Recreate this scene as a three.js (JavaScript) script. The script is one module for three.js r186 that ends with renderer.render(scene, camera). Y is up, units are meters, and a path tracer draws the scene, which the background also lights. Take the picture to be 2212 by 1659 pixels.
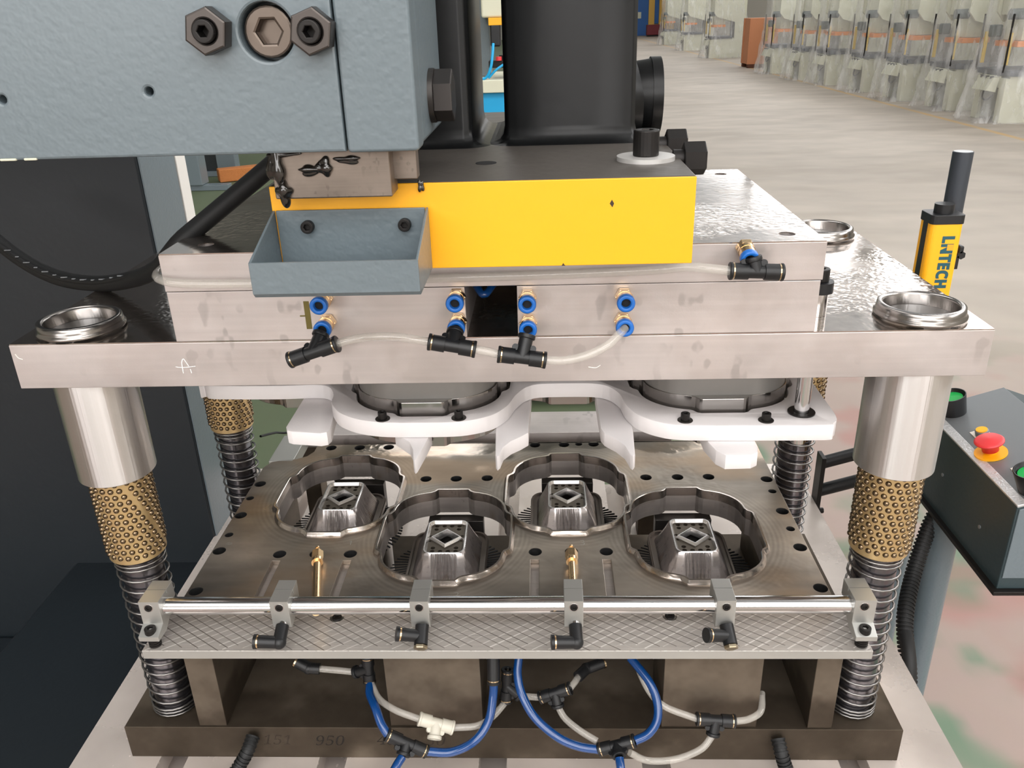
import * as THREE from 'three';
import { RoundedBoxGeometry } from 'three/addons/geometries/RoundedBoxGeometry.js';
import { mergeGeometries, toCreasedNormals } from 'three/addons/utils/BufferGeometryUtils.js';
import { RectAreaLightUniformsLib } from 'three/addons/lights/RectAreaLightUniformsLib.js';

// ---------------------------------------------------------------- camera, light, exposure
const scene = new THREE.Scene();
scene.background = new THREE.Color(0.35, 0.37, 0.4);
const camera = new THREE.PerspectiveCamera(49.63, 2212 / 1659, 0.05, 200);
{
  const pitch = 0.4186, yaw = -0.0465, roll = -0.0325, c = Math.cos, s = Math.sin;
  camera.position.set(0.0608, 0.8709, 0.8248);
  const F = new THREE.Vector3(s(yaw) * c(pitch), -s(pitch), -c(yaw) * c(pitch));
  const X = new THREE.Vector3(c(yaw), 0, s(yaw)), U = new THREE.Vector3(s(yaw) * s(pitch), c(pitch), -c(yaw) * s(pitch));
  camera.up.copy(X.multiplyScalar(-s(roll)).add(U.multiplyScalar(c(roll))));
  camera.lookAt(camera.position.clone().add(F));
}
const renderer = new THREE.WebGLRenderer({ antialias: true });
renderer.toneMapping = THREE.LinearToneMapping;
renderer.toneMappingExposure = 0.255;
renderer.shadowMap.enabled = true;
RectAreaLightUniformsLib.init();

const FLOOR = -0.75, ROOF = 8.2;
const SKYLIGHT = 10, WINDOW = 16;                    // radiance of roof lights and of the side windows
const DAY = new THREE.Color(1.0, 0.985, 0.98);

// ---------------------------------------------------------------- helpers
let seed = 7;
const rnd = () => { seed = (seed * 1664525 + 1013904223) >>> 0; return seed / 4294967296; };
const names = {};
function numbered(n) { const k = names[n] = (names[n] ?? -1) + 1; return k ? n + '_' + String(k).padStart(3, '0') : n; }
function boxUV(g) {
  const p = g.attributes.position, n = p.count, uv = new Float32Array(n * 2);
  const a = new THREE.Vector3(), b = new THREE.Vector3(), c = new THREE.Vector3();
  for (let i = 0; i < n; i += 3) {
    a.fromBufferAttribute(p, i); b.fromBufferAttribute(p, i + 1); c.fromBufferAttribute(p, i + 2);
    const q = b.clone().sub(a).cross(c.clone().sub(a)), x = Math.abs(q.x), y = Math.abs(q.y), z = Math.abs(q.z);
    [a, b, c].forEach((v, k) => {
      const j = (i + k) * 2;
      if (y >= x && y >= z) { uv[j] = v.x; uv[j + 1] = -v.z; } else if (z >= x) { uv[j] = v.x; uv[j + 1] = v.y; } else { uv[j] = v.z; uv[j + 1] = v.y; }
    });
  }
  g.setAttribute('uv', new THREE.BufferAttribute(uv, 2));
  return g;
}
function prep(g, keepUV) {
  let q = g.index ? g.toNonIndexed() : g;
  for (const k of Object.keys(q.attributes)) if (!['position', 'normal', 'uv'].includes(k)) q.deleteAttribute(k);
  if (!q.attributes.normal) q.computeVertexNormals();
  return keepUV ? q : boxUV(q);
}
function geo(list, keepUV) { list = [list].flat(3).map((g) => prep(g, keepUV)); return list.length > 1 ? mergeGeometries(list) : list[0]; }
function part(name, geos, m, parent, label, keepUV) {
  const o = new THREE.Mesh(geos.isBufferGeometry && geos.userData.ready ? geos : geo(geos, keepUV), m);
  o.name = parent ? name : numbered(name); o.castShadow = o.receiveShadow = true;
  if (parent) { const b = parent.userData.base; if (b) o.position.set(-b[0], -b[1], -b[2]); parent.add(o); } else scene.add(o);
  if (label) o.userData.label = label;
  return o;
}
// a thing: a Group at its base; its parts are given in world coordinates unless local
function thing(name, label, category, base = [0, 0, 0], group, local) {
  const o = new THREE.Group(); o.name = numbered(name); o.position.set(...base); scene.add(o);
  o.userData = { label, category }; if (group) o.userData.group = group;
  if (!local) Object.defineProperty(o.userData, 'base', { value: base, enumerable: false });
  return o;
}
function tag(o, label, category, group) { o.userData.label = label; o.userData.category = category; if (group) o.userData.group = group; return o; }
function one(name, geos, m, label, category, group) { return tag(part(name, geos, m), label, category, group); }
function struct(name, geos, m, parent) { const o = new THREE.Mesh(geo(geos), m); o.name = name; o.castShadow = o.receiveShadow = true; if (!parent) o.userData.kind = 'structure'; (parent ?? scene).add(o); return o; }
function copy(root, pos, turn, label, group) {
  const r = root.clone(); r.name = numbered(root.name.replace(/_\d{3}$/, '')); r.userData = { ...root.userData, label }; if (group) r.userData.group = group;
  r.position.set(...pos); if (turn !== undefined && turn !== null) r.rotation.y = turn; scene.add(r); return r;
}
const V = (a) => new THREE.Vector3(...a);
// geometry
const T = (g, x = 0, y = 0, z = 0) => g.translate(x, y, z);
const bx = (w, h, d, x, y, z, r = 0.0008) => T(new RoundedBoxGeometry(w, h, d, 1, Math.min(r, w / 2.1, h / 2.1, d / 2.1)), x, y, z);
const bb = (x0, x1, y0, y1, z0, z1, r) => bx(x1 - x0, y1 - y0, z1 - z0, (x0 + x1) / 2, (y0 + y1) / 2, (z0 + z1) / 2, r);
function cyl(axis, r, len, x = 0, y = 0, z = 0, seg = 28, r2 = r) {
  const g = new THREE.CylinderGeometry(r2, r, len, seg);
  if (axis === 'x') g.rotateZ(-Math.PI / 2); if (axis === 'z') g.rotateX(Math.PI / 2);
  return T(g, x, y, z);
}
function lathe(pts, seg = 40) { return new THREE.LatheGeometry(pts.map((p) => new THREE.Vector2(p[0], p[1])), seg); }
function ring(r0, r1, y0, y1, seg = 48, b = 0.0008) { return lathe([[r0, y0], [r1 - b, y0], [r1, y0 + b], [r1, y1 - b], [r1 - b, y1], [r0 + b, y1], [r0, y1 - b], [r0, y0]], seg); }
function tube(pts, r, n = 40, rad = 10, closed = false) { return new THREE.TubeGeometry(new THREE.CatmullRomCurve3(pts.map(V), closed, 'catmullrom', 0.5), n, r, rad, closed); }
function loop(Cls, pts) { const s = new Cls(); pts.forEach((p, i) => (i ? s.lineTo(p[0], p[1]) : s.moveTo(p[0], p[1]))); s.closePath(); return s; }
function shape(pts, holes = []) { const s = loop(THREE.Shape, pts); for (const h of holes) s.holes.push(loop(THREE.Path, h)); return s; }
function ext(s, depth, bev = 0) { return new THREE.ExtrudeGeometry(s, { depth: depth - 2 * bev, bevelEnabled: bev > 0, bevelSize: bev, bevelThickness: bev, bevelOffset: -bev, bevelSegments: 2, curveSegments: 12 }).translate(0, 0, bev); }
const flip = (pts) => pts.map(([x, z]) => [x, -z]);
function plate(pts, y0, t, holes = [], bev = 0) { return ext(shape(flip(pts), holes.map(flip)), t, bev).rotateX(-Math.PI / 2).translate(0, y0, 0); }
function profX(pts, x0, w, bev = 0) { return ext(shape(pts.map(([z, y]) => [-z, y])), w, bev).rotateY(Math.PI / 2).translate(x0, 0, 0); }
function profZ(pts, z0, d, holes = [], bev = 0) { return ext(shape(pts, holes), d, bev).translate(0, 0, z0); }
const circ = (x, y, r, n = 24, a0 = 0) => Array.from({ length: n }, (_, i) => [x + r * Math.cos(a0 + i / n * 2 * Math.PI), y + r * Math.sin(a0 + i / n * 2 * Math.PI)]);
const rect = (x0, x1, y0, y1) => [[x0, y0], [x1, y0], [x1, y1], [x0, y1]];
function rrect(hw, hd, r, n = 6, cx = 0, cy = 0) {
  const o = [];
  [[1, 1, 0], [-1, 1, 1], [-1, -1, 2], [1, -1, 3]].forEach(([sx, sy, q]) => { for (let i = 0; i <= n; i++) { const a = (q + i / n) * Math.PI / 2; o.push([cx + sx * (hw - r) + r * Math.cos(a), cy + sy * (hd - r) + r * Math.sin(a)]); } });
  return o;
}
function offset(pts, d) {   // moves a closed outline inwards by d
  const n = pts.length; let area = 0; for (let i = 0; i < n; i++) { const p = pts[i], q = pts[(i + 1) % n]; area += p[0] * q[1] - q[0] * p[1]; }
  const sg = Math.sign(area);
  return pts.map((p, i) => {
    const a = pts[(i + n - 1) % n], b = pts[(i + 1) % n];
    let n1 = [-(p[1] - a[1]), p[0] - a[0]], n2 = [-(b[1] - p[1]), b[0] - p[0]];
    const l1 = Math.hypot(...n1), l2 = Math.hypot(...n2); n1 = n1.map((v) => v / l1); n2 = n2.map((v) => v / l2);
    const k = Math.max(0.5, 1 + n1[0] * n2[0] + n1[1] * n2[1]);
    return [p[0] + sg * d * (n1[0] + n2[0]) / k, p[1] + sg * d * (n1[1] + n2[1]) / k];
  });
}
function loft(rings, caps = true) {   // rings: [{y, pts}], all of the same length; pts are (x, z)
  const n = rings[0].pts.length, pos = [], idx = [];
  rings.forEach((r) => r.pts.forEach(([x, z]) => pos.push(x, r.y, z)));
  for (let j = 0; j < rings.length - 1; j++) for (let i = 0; i < n; i++) { const a = j * n + i, b = j * n + (i + 1) % n, c = a + n, d = b + n; idx.push(a, c, b, b, c, d); }
  const g = new THREE.BufferGeometry(); g.setAttribute('position', new THREE.Float32BufferAttribute(pos, 3)); g.setIndex(idx);
  const side = toCreasedNormals(g, 0.7);
  side.setAttribute('uv', new THREE.Float32BufferAttribute(new Float32Array(side.attributes.position.count * 2), 2));
  return caps ? [side, plate(rings.at(-1).pts, rings.at(-1).y - 1e-5, 2e-5)] : [side];
}
const hexPts = (r, x = 0, y = 0, a = 0) => circ(x, y, r, 6, a);
function hexHead(r, h, bore) {   // along +y from 0: chamfered hexagon, with an optional hexagonal socket
  return ext(shape(hexPts(r), bore ? [hexPts(bore)] : []), h, Math.min(0.0012, h / 4)).rotateX(-Math.PI / 2);
}
function capScrew(r, h) {        // socket head along +y
  return [ext(shape(circ(0, 0, r, 24), [hexPts(r * 0.52)]), h, r * 0.1).rotateX(-Math.PI / 2), cyl('y', r * 0.9, h * 0.4, 0, h * 0.2, 0, 20)];
}
function turnTo(g, dir) { const q = new THREE.Quaternion().setFromUnitVectors(new THREE.Vector3(0, 1, 0), V(dir).normalize()); [g].flat().forEach((k) => k.applyQuaternion(q)); return g; }
const moved = (gs, x, y, z) => [gs].flat(3).map((g) => g.clone().translate(x, y, z));
const creased = (g, a = 0.6) => toCreasedNormals(g.index ? g.toNonIndexed() : g, a);
const between = (a, b, r, seg = 20, r2 = r) => { const d = V(b).sub(V(a)), L = d.length(); return turnTo(T(new THREE.CylinderGeometry(r2, r, L, seg), 0, L / 2, 0), d.toArray()).translate(...a); };

// ---------------------------------------------------------------- procedural textures
const hash = (x, y) => { let h = (x * 374761393 + y * 668265263) | 0; h = Math.imul(h ^ (h >>> 13), 1274126177); return ((h ^ (h >>> 16)) >>> 0) / 4294967296; };
function vn(x, y, px, py) {
  const x0 = Math.floor(x), y0 = Math.floor(y), fx = x - x0, fy = y - y0, u = fx * fx * (3 - 2 * fx), v = fy * fy * (3 - 2 * fy);
  const m = (a, p) => ((a % p) + p) % p, A = m(x0, px), B = m(x0 + 1, px), C = m(y0, py), D = m(y0 + 1, py);
  return (hash(A, C) * (1 - u) + hash(B, C) * u) * (1 - v) + (hash(A, D) * (1 - u) + hash(B, D) * u) * v;
}
function fbm(u, v, fx, fy, o = 4) { let s = 0, a = 0.5, t = 0; for (let i = 0; i < o; i++) { s += a * vn(u * fx + i * 17, v * fy + i * 31, fx, fy); t += a; a *= 0.5; fx *= 2; fy *= 2; } return s / t; }
function dataTex(w, h, fn, srgb, size) {
  const d = new Uint8Array(w * h * 4);
  for (let j = 0; j < h; j++) for (let i = 0; i < w; i++) {
    const c = fn(i / w, j / h), k = (j * w + i) * 4;
    if (typeof c === 'number') d[k] = d[k + 1] = d[k + 2] = Math.max(0, Math.min(255, c * 255));
    else for (let q = 0; q < 3; q++) d[k + q] = Math.max(0, Math.min(255, c[q] * 255));
    d[k + 3] = 255;
  }
  const t = new THREE.DataTexture(d, w, h); t.magFilter = THREE.LinearFilter; t.minFilter = THREE.LinearMipmapLinearFilter; t.generateMipmaps = true;
  t.wrapS = t.wrapT = THREE.RepeatWrapping; if (srgb) t.colorSpace = THREE.SRGBColorSpace; if (size) t.repeat.set(1 / size[0], 1 / size[1]); t.needsUpdate = true; return t;
}
const rep = (t, sx, sy = sx, ox = 0, oy = 0) => { const c = t.clone(); c.repeat.set(1 / sx, 1 / sy); c.offset.set(ox, oy); c.needsUpdate = true; return c; };
const clamp01 = (x) => Math.max(0, Math.min(1, x)), mix = (a, b, t) => a + (b - a) * t, sm = (a, b, x) => { const t = clamp01((x - a) / (b - a)); return t * t * (3 - 2 * t); };
const mix3 = (a, b, t) => [0, 1, 2].map((i) => mix(a[i], b[i], t));
const steelMap = dataTex(512, 512, (u, v) => {
  const blot = fbm(u, v, 3, 3, 5), streak = fbm(u, v, 3, 110, 3), rust = sm(0.6, 0.8, fbm(u + 0.3, v + 0.6, 6, 5, 4));
  const spk = sm(0.66, 0.8, fbm(u + 0.7, v, 40, 24, 2)) * sm(0.5, 0.62, fbm(u, v + 0.3, 4, 3, 3)), g = 0.86 - 0.09 * spk + 0.3 * (blot - 0.5) + 0.05 * (streak - 0.5);
  return mix3([g * 1.01, g * 0.985, g * 0.975], [0.66, 0.60, 0.53], rust * 0.45);
}, true, [0.42, 0.42]);
const roughMap = dataTex(256, 256, (u, v) => 0.55 + 0.5 * (fbm(u, v, 4, 4, 5) - 0.5) + 0.12 * (fbm(u, v, 40, 40, 2) - 0.5), false, [0.31, 0.31]);
const brushBump = dataTex(256, 256, (u, v) => 0.5 + 0.5 * (fbm(u, v, 4, 120, 2) - 0.5), false, [0.25, 0.12]);
const vertBump = dataTex(256, 64, (u, v) => fbm(u, v, 40, 1, 3), false, [0.09, 0.5]);
const peelBump = dataTex(512, 512, (u, v) => fbm(u, v, 40, 40, 2), false, [0.2, 0.2]);
const oilBump = dataTex(512, 512, (u, v) => { const m = sm(0.42, 0.62, fbm(u, v, 4, 4, 3)); return 0.5 + (fbm(u, v, 60, 60, 2) - 0.5) * (0.15 + 0.85 * m); }, false, [0.35, 0.35]);
const grimeMap = dataTex(512, 512, (u, v) => { const b = fbm(u, v, 4, 4, 5), s = sm(0.35, 0.7, b); return mix3([0.34, 0.31, 0.275], [0.56, 0.53, 0.49], s * 0.8 + 0.2 * fbm(u, v, 30, 30, 2)); }, true, [0.4, 0.4]);
const fineBump = dataTex(256, 256, (u, v) => fbm(u, v, 50, 50, 2), false, [0.06, 0.06]);

const std = (o) => new THREE.MeshStandardMaterial(o), phy = (o) => new THREE.MeshPhysicalMaterial(o);
const M = {
  steel: std({ color: 0xdcd9d8, map: steelMap, metalness: 0.68, roughness: 0.85, roughnessMap: roughMap, bumpMap: fineBump, bumpScale: 0.00003 }),
  steelTop: std({ color: 0xcfc9c2, map: steelMap, metalness: 0.95, roughness: 0.24, roughnessMap: roughMap, bumpMap: oilBump, bumpScale: 0.0004 }),
  grime: std({ color: 0xdcd5cc, map: grimeMap, metalness: 0.75, roughness: 0.62, bumpMap: fineBump, bumpScale: 0.00008 }),
  towerEdge: std({ color: 0xe2e0df, metalness: 0.95, roughness: 0.24 }),
  tower: std({ color: 0xd4d2d2, map: rep(steelMap, 0.15), metalness: 0.9, roughness: 0.3, bumpMap: fineBump, bumpScale: 0.00003 }),
  darkSteel: std({ color: 0x4b4846, metalness: 0.85, roughness: 0.42 }),
  chrome: std({ color: 0xd3d2d2, metalness: 1, roughness: 0.14 }),
  ground: phy({ color: 0xd8d5d3, metalness: 1, roughness: 0.36, anisotropy: 0.9, anisotropyRotation: Math.PI / 2, bumpMap: vertBump, bumpScale: 0.0002 }),
  spring: std({ color: 0x8a8886, metalness: 0.95, roughness: 0.3 }),
  post: std({ color: 0x77757a, metalness: 0.95, roughness: 0.22 }),
  black: std({ color: 0x17181a, metalness: 0.1, roughness: 0.42 }),
  oxide: std({ color: 0x2b2928, metalness: 0.7, roughness: 0.45 }),
  rubber: std({ color: 0x121314, roughness: 0.6 }),
  cutWall: std({ color: 0xc8c4c0, map: rep(steelMap, 0.2), metalness: 0.75, roughness: 0.4, bumpMap: rep(vertBump, 0.05, 0.5), bumpScale: 0.00006 }),
  blackPaint: phy({ color: 0x0a0b0c, roughness: 0.42, specularIntensity: 0.5, clearcoat: 0.12, clearcoatRoughness: 0.2, bumpMap: rep(peelBump, 0.35), bumpScale: 0.00012 }),
  slideTop: std({ color: 0x55504b, roughness: 0.45, metalness: 0.3, bumpMap: rep(peelBump, 0.5), bumpScale: 0.0005 }),
  slate: phy({ color: 0x657177, roughness: 0.42, clearcoat: 0.35, clearcoatRoughness: 0.22, bumpMap: rep(peelBump, 0.16), bumpScale: 0.00035 }),
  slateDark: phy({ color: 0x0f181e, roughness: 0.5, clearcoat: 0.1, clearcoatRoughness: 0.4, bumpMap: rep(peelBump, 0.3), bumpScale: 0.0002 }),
  cream: std({ color: 0xd3d3bd, roughness: 0.55 }),
  yellow: phy({ color: 0xf8b008, roughness: 0.45, clearcoat: 0.15, clearcoatRoughness: 0.3, bumpMap: rep(peelBump, 0.6), bumpScale: 0.00015 }),
  orange: std({ color: 0xee8a22, roughness: 0.5 }),
  bronze: std({ color: 0xd4b989, metalness: 0.85, roughness: 0.4 }),
  ball: std({ color: 0x7d6d58, metalness: 1, roughness: 0.12 }),
  brass: std({ color: 0xeccda2, metalness: 1, roughness: 0.24 }),
  nylon: phy({ color: 0xe0dcdc, roughness: 0.42, specularIntensity: 0.5, bumpMap: rep(fineBump, 0.1), bumpScale: 0.00005 }),
  blue: std({ color: 0x1d68bd, roughness: 0.35 }),
  blueTube: phy({ color: 0x083e7a, roughness: 0.22, clearcoat: 0.6, clearcoatRoughness: 0.1 }),
  clear: phy({ color: 0xd6d1c8, roughness: 0.12, transparent: true, opacity: 0.36, clearcoat: 1, clearcoatRoughness: 0.06 }),
  alu: std({ color: 0xb9b9b5, metalness: 0.75, roughness: 0.42, bumpMap: rep(brushBump, 0.1), bumpScale: 0.00003 }),
  gib: std({ color: 0x948c83, map: rep(steelMap, 0.12), metalness: 0.7, roughness: 0.45 }),
  whiteFit: std({ color: 0xc9c4b6, roughness: 0.4 }),
  dark: std({ color: 0x0b0b0c, roughness: 0.8 }),
  grease: phy({ color: 0x14100c, roughness: 0.18, clearcoat: 1, clearcoatRoughness: 0.1 }),
  white: std({ color: 0xe9e6e0, roughness: 0.5 }),
  cyan: std({ color: 0x18a4dc, roughness: 0.45 }),
  red: std({ color: 0xd8383c, roughness: 0.4 }),
  green: std({ color: 0x17a34a, roughness: 0.35 }),
  panelGrey: std({ color: 0x83878a, metalness: 0.5, roughness: 0.35 }),
  wall: std({ color: 0xb4b0a6, roughness: 0.85 }),
  roof: std({ color: 0xb7bcc0, roughness: 0.8 }),
};
M.brown = std({ map: dataTex(1024, 512, (u, v) => {     // die face: ground brownish steel with turning marks round the cavities
  const x = -0.42 + u * 0.84, z = -(v * 0.43) - 0.0273;
  let ringv = 0, dmin = 9; for (const [cx, cz] of [[-0.088, -0.175], [0.265, -0.175], [-0.265, -0.288], [0.089, -0.288]]) { const d = Math.hypot((x - cx) * 1.15, z - cz); if (d < dmin) dmin = d; }
  ringv = Math.sin(dmin * 2 * Math.PI / 0.0075 + 3 * fbm(u, v, 6, 6, 2)) * sm(0.165, 0.125, dmin);
  const b = fbm(u, v, 7, 4, 5), c = fbm(u + 0.4, v, 12, 30, 3), warm = sm(0.5, 0.72, fbm(u + 0.17, v + 0.5, 5, 4, 4));
  const g = 0.6 + 0.42 * (b - 0.5) + 0.1 * (c - 0.5) + 0.028 * ringv;
  return mix3([g * 1.03, g * 0.97, g * 0.9], [0.70, 0.56, 0.42], warm * 0.4);
}, true, [0.84, 0.43]), metalness: 0.85, roughness: 0.9, roughnessMap: dataTex(512, 256, (u, v) => { const p = sm(0.5, 0.6, fbm(u + 0.11, v + 0.3, 5, 3, 4)) * sm(0.35, 0.75, v); return 0.44 - 0.32 * p + 0.12 * (fbm(u, v, 20, 10, 3) - 0.5); }, false, [0.84, 0.43]), bumpMap: rep(oilBump, 0.5), bumpScale: 0.00025 });
for (const q of ['map', 'roughnessMap']) M.brown[q].offset.set(0.5, -0.0273 / 0.43);

// ---------------------------------------------------------------- the hall
const hall = { x0: -16, x1: 9.6, z0: -62, z1: 12 };
{
  const W = hall.x1 - hall.x0, D = hall.z1 - hall.z0;
  const fm = dataTex(1024, 2048, (u, v) => {
    const x = hall.x0 + u * W, z = hall.z1 - v * D;          // v runs away from the camera
    const a = fbm(u, v, 10, 60, 6), b = fbm(u + 0.3, v + 0.2, 60, 320, 3), dirt = sm(0.5, 0.75, fbm(u, v + 0.4, 20, 130, 4));
    let c = mix3([0.63, 0.592, 0.548], [0.69, 0.652, 0.608], a); c = c.map((k) => k * (0.93 + 0.14 * b)); c = mix3(c, [0.47, 0.43, 0.375], dirt * 0.2);
    const edge = 0.62 + 0.1 * (fbm(u, v, 40, 120, 2) - 0.5);
    if (x < edge && z < -0.55) c = mix3([0.31, 0.36, 0.265], [0.39, 0.43, 0.325], a + 0.3 * (b - 0.5));
    else if (x < 3.2 && z > -4) { const near = sm(3.2, 1.4, x) * sm(-4, -2, z), p = fbm(u, v, 70, 210, 4), q = fbm(u + 0.5, v, 60, 190, 4);
      c = mix3(c, [0.58, 0.50, 0.47], near * 0.75); c = mix3(c, [0.33, 0.45, 0.35], near * sm(0.56, 0.68, p) * 0.8); c = mix3(c, [0.60, 0.42, 0.39], near * sm(0.52, 0.66, q) * 0.6); }
    const ln = Math.abs(x - 6.04); if (ln < 0.06) c = mix3(c, [0.80, 0.62, 0.35], 0.55 * (0.4 + 0.9 * b));
    return c;
  }, true);
  const fmat = std({ map: fm, roughness: 0.62, metalness: 0 });
  const g = new THREE.BoxGeometry(W, 0.2, D).translate((hall.x0 + hall.x1) / 2, FLOOR - 0.1, (hall.z0 + hall.z1) / 2);
  const floor = new THREE.Mesh(g, fmat); floor.name = 'floor'; floor.userData.kind = 'structure'; floor.receiveShadow = true; scene.add(floor);
  struct('ceiling', bb(hall.x0, hall.x1, ROOF, ROOF + 0.2, hall.z0, hall.z1, 0.01), M.roof);
  struct('wall_left', bb(hall.x0 - 0.2, hall.x0, FLOOR - 0.2, ROOF + 0.2, hall.z0, hall.z1, 0.01), M.wall);
  struct('wall_back', bb(hall.x0, hall.x1, FLOOR - 0.2, ROOF + 0.2, hall.z1, hall.z1 + 0.2, 0.01), M.wall);
  struct('wall_far', bb(hall.x0, hall.x1, FLOOR - 0.2, ROOF + 0.2, hall.z0 - 0.2, hall.z0, 0.01), M.wall);
  struct('wall_right', bb(hall.x1, hall.x1 + 0.2, FLOOR - 0.2, ROOF + 0.2, hall.z0, hall.z1, 0.01), M.wall);
  const glow = std({ color: 0xffffff, emissive: DAY, emissiveIntensity: 4, roughness: 0.6 });
  const light = (w, h, pos, to, I) => { const l = new THREE.RectAreaLight(DAY, I, w, h); l.position.set(...pos); scene.add(l); l.lookAt(...to); return l; };
  let k = 0;
  for (const x of [-2.5, 4.5]) for (const z of [-50, -34, -18, -3, 8]) {
    if (z > 5 && x > 0) continue;
    const cx = z > 5 ? 0.5 : x, hw = z > 5 ? 7 : 1.1, p = bb(cx - hw, cx + hw, ROOF - 0.06, ROOF - 0.005, z - 3.6, z + 3.6, 0.01);  // front row is one unseen panel, widened for highlights on lips and rims
    const o = struct('window_' + (++k), p, glow); o.userData.label = 'translucent roof light panel'; o.castShadow = false;
    light(2 * hw, 7.2, [cx, ROOF - 0.09, z], [cx, FLOOR, z], SKYLIGHT);
  }
  for (const z of [-46, -31, -16, -2]) {
    const o = struct('window_' + (++k), bb(hall.x1 - 0.06, hall.x1 - 0.005, 4.4, 7.9, z - 6.5, z + 6.5, 0.01), glow); o.userData.label = 'long bright window high in the side wall'; o.castShadow = false;
    light(13, 3.5, [hall.x1 - 0.09, 6.15, z], [0, 6.15, z], WINDOW);
  }
  for (const [x0, x1, y0, y1, l] of [[-3, 4.5, 2.6, 6.6, 'window band in the back wall'], [-10, -3.6, 0.3, 4.2, 'unseen glowing panel added at the left of the back wall'], [5, 9.2, 0.3, 4.2, 'unseen glowing panel added at the right of the back wall']]) {  // left and right glowing panels are added for highlights on towers and lips
    const o = struct('window_' + (++k), bb(x0, x1, y0, y1, hall.z1 - 0.06, hall.z1 - 0.005, 0.01), glow); o.userData.label = l; o.castShadow = false;
    light(x1 - x0, y1 - y0, [(x0 + x1) / 2, (y0 + y1) / 2, hall.z1 - 0.09], [(x0 + x1) / 2, (y0 + y1) / 2, 0], WINDOW * 0.9);
  }
}

// ---------------------------------------------------------------- press: frame, bed, bolster
{
  const t = thing('stamping_press', 'dark slate press frame with a grey gib housing hanging in front of the ram', 'press', [-0.9, FLOOR, -0.6]);
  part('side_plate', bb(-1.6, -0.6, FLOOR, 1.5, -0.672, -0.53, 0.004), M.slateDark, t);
  part('side_face', bb(-0.6, -0.597, FLOOR, 1.5, -0.668, -0.535, 0.001), M.slate, t, 'lighter grey painted edge of the frame plate');
  part('edge_trim', bb(-0.64, -0.597, FLOOR, 1.5, -0.715, -0.674, 0.002), M.white, t, 'white strip along the edge of the frame');
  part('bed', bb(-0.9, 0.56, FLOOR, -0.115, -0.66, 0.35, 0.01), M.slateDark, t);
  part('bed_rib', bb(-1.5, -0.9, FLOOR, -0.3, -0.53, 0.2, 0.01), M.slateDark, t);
  // gib housing
  const HX = -0.041, HY = 0.772, HT = 1.04;
  part('housing', [bb(-1.25, HX, HY, HT, -0.05, 0.105, 0.005)], M.slate, t);
  part('face_plate', profZ([[-1.25, HY - 0.001], [-0.1015, HY], [-0.1015, HT], [-1.25, HT]], 0.105, 0.025, [circ(-0.154, 0.864, 0.0218, 40), circ(-0.256, 0.823, 0.0034, 16), circ(-0.378, 0.820, 0.0034, 16)], 0.0022), M.slate, t);
  part('corner_plate', bb(-0.1, HX, HY - 0.001, HT, 0.1, 0.131, 0.003), M.slate, t);
  part('chipped_edge', [bx(0.014, 0.002, 0.003, -0.386, HY + 0.0005, 0.1295, 0.0008), bx(0.011, 0.002, 0.003, -0.367, HY + 0.0005, 0.1295, 0.0008)], M.cream, t, 'chips of bare paint along the lower edge');
  const cs = part('counterbored_screw', moved(turnTo(capScrew(0.0195, 0.016), [0, 0, 1]), -0.154, 0.864, 0.108), std({ color: 0x6a6058, metalness: 0.9, roughness: 0.38 }), t);
  for (const x of [-0.196, -0.1152]) {
    const hy = x < -0.15 ? 0.866 : 0.8635;
    const n = part('lock_nut', moved(turnTo([ext(shape(hexPts(0.0177, 0, 0, 0.35), [circ(0, 0, 0.009)]), 0.017, 0.0015).rotateX(-Math.PI / 2)], [0, 0, 1]), x, hy, 0.1295), std({ color: 0x55504d, metalness: 0.9, roughness: 0.4 }), t);
    part('set_screw', moved(turnTo(capScrew(0.0086, 0.022), [0, 0, 1]), x, hy, 0.1295), M.oxide, n).position.set(0, 0, 0);
  }
  const hb = part('hex_bolt', moved(turnTo([hexHead(0.0225, 0.017)], [1, 0, 0]), HX + 0.004, 0.806, 0.037), std({ color: 0x4a4746, metalness: 0.85, roughness: 0.42 }), t);
  part('washer', moved(turnTo([cyl('y', 0.0235, 0.005, 0, 0.0025, 0)], [1, 0, 0]), HX - 0.0005, 0.806, 0.037), M.darkSteel, hb).position.set(0, 0, 0);
  part('gib_block', [bb(-0.172, -0.070, 0.7305, 0.7725, 0.0785, 0.11, 0.0015), bb(-0.176, -0.05, 0.742, 0.7725, 0.0765, 0.092, 0.001)], M.gib, t, 'greasy steel gib under the grey housing');
  const blob = (x, y, z, sx, sy, sz) => { const g = new THREE.SphereGeometry(1, 36, 26), p = g.attributes.position; for (let i = 0; i < p.count; i++) { const k = 0.9 + 0.16 * Math.sin(p.getX(i) * 4 + x * 300) + 0.12 * Math.sin(p.getY(i) * 5 + y * 700); p.setXYZ(i, p.getX(i) * sx * k + x, p.getY(i) * sy * k + y, p.getZ(i) * sz * k + z); } g.computeVertexNormals(); return g; };
  part('grease', [blob(-0.167, 0.758, 0.111, 0.009, 0.02, 0.006), blob(-0.163, 0.737, 0.111, 0.009, 0.012, 0.006), blob(-0.138, 0.755, 0.111, 0.013, 0.005, 0.004), blob(-0.126, 0.757, 0.111, 0.008, 0.009, 0.004), blob(-0.105, 0.763, 0.111, 0.012, 0.004, 0.003), blob(-0.05, 0.7325, 0.0765, 0.003, 0.006, 0.002), blob(-0.16, 0.77, 0.111, 0.02, 0.004, 0.004)], M.grease, t, 'black grease smeared over the gib');
}
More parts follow.
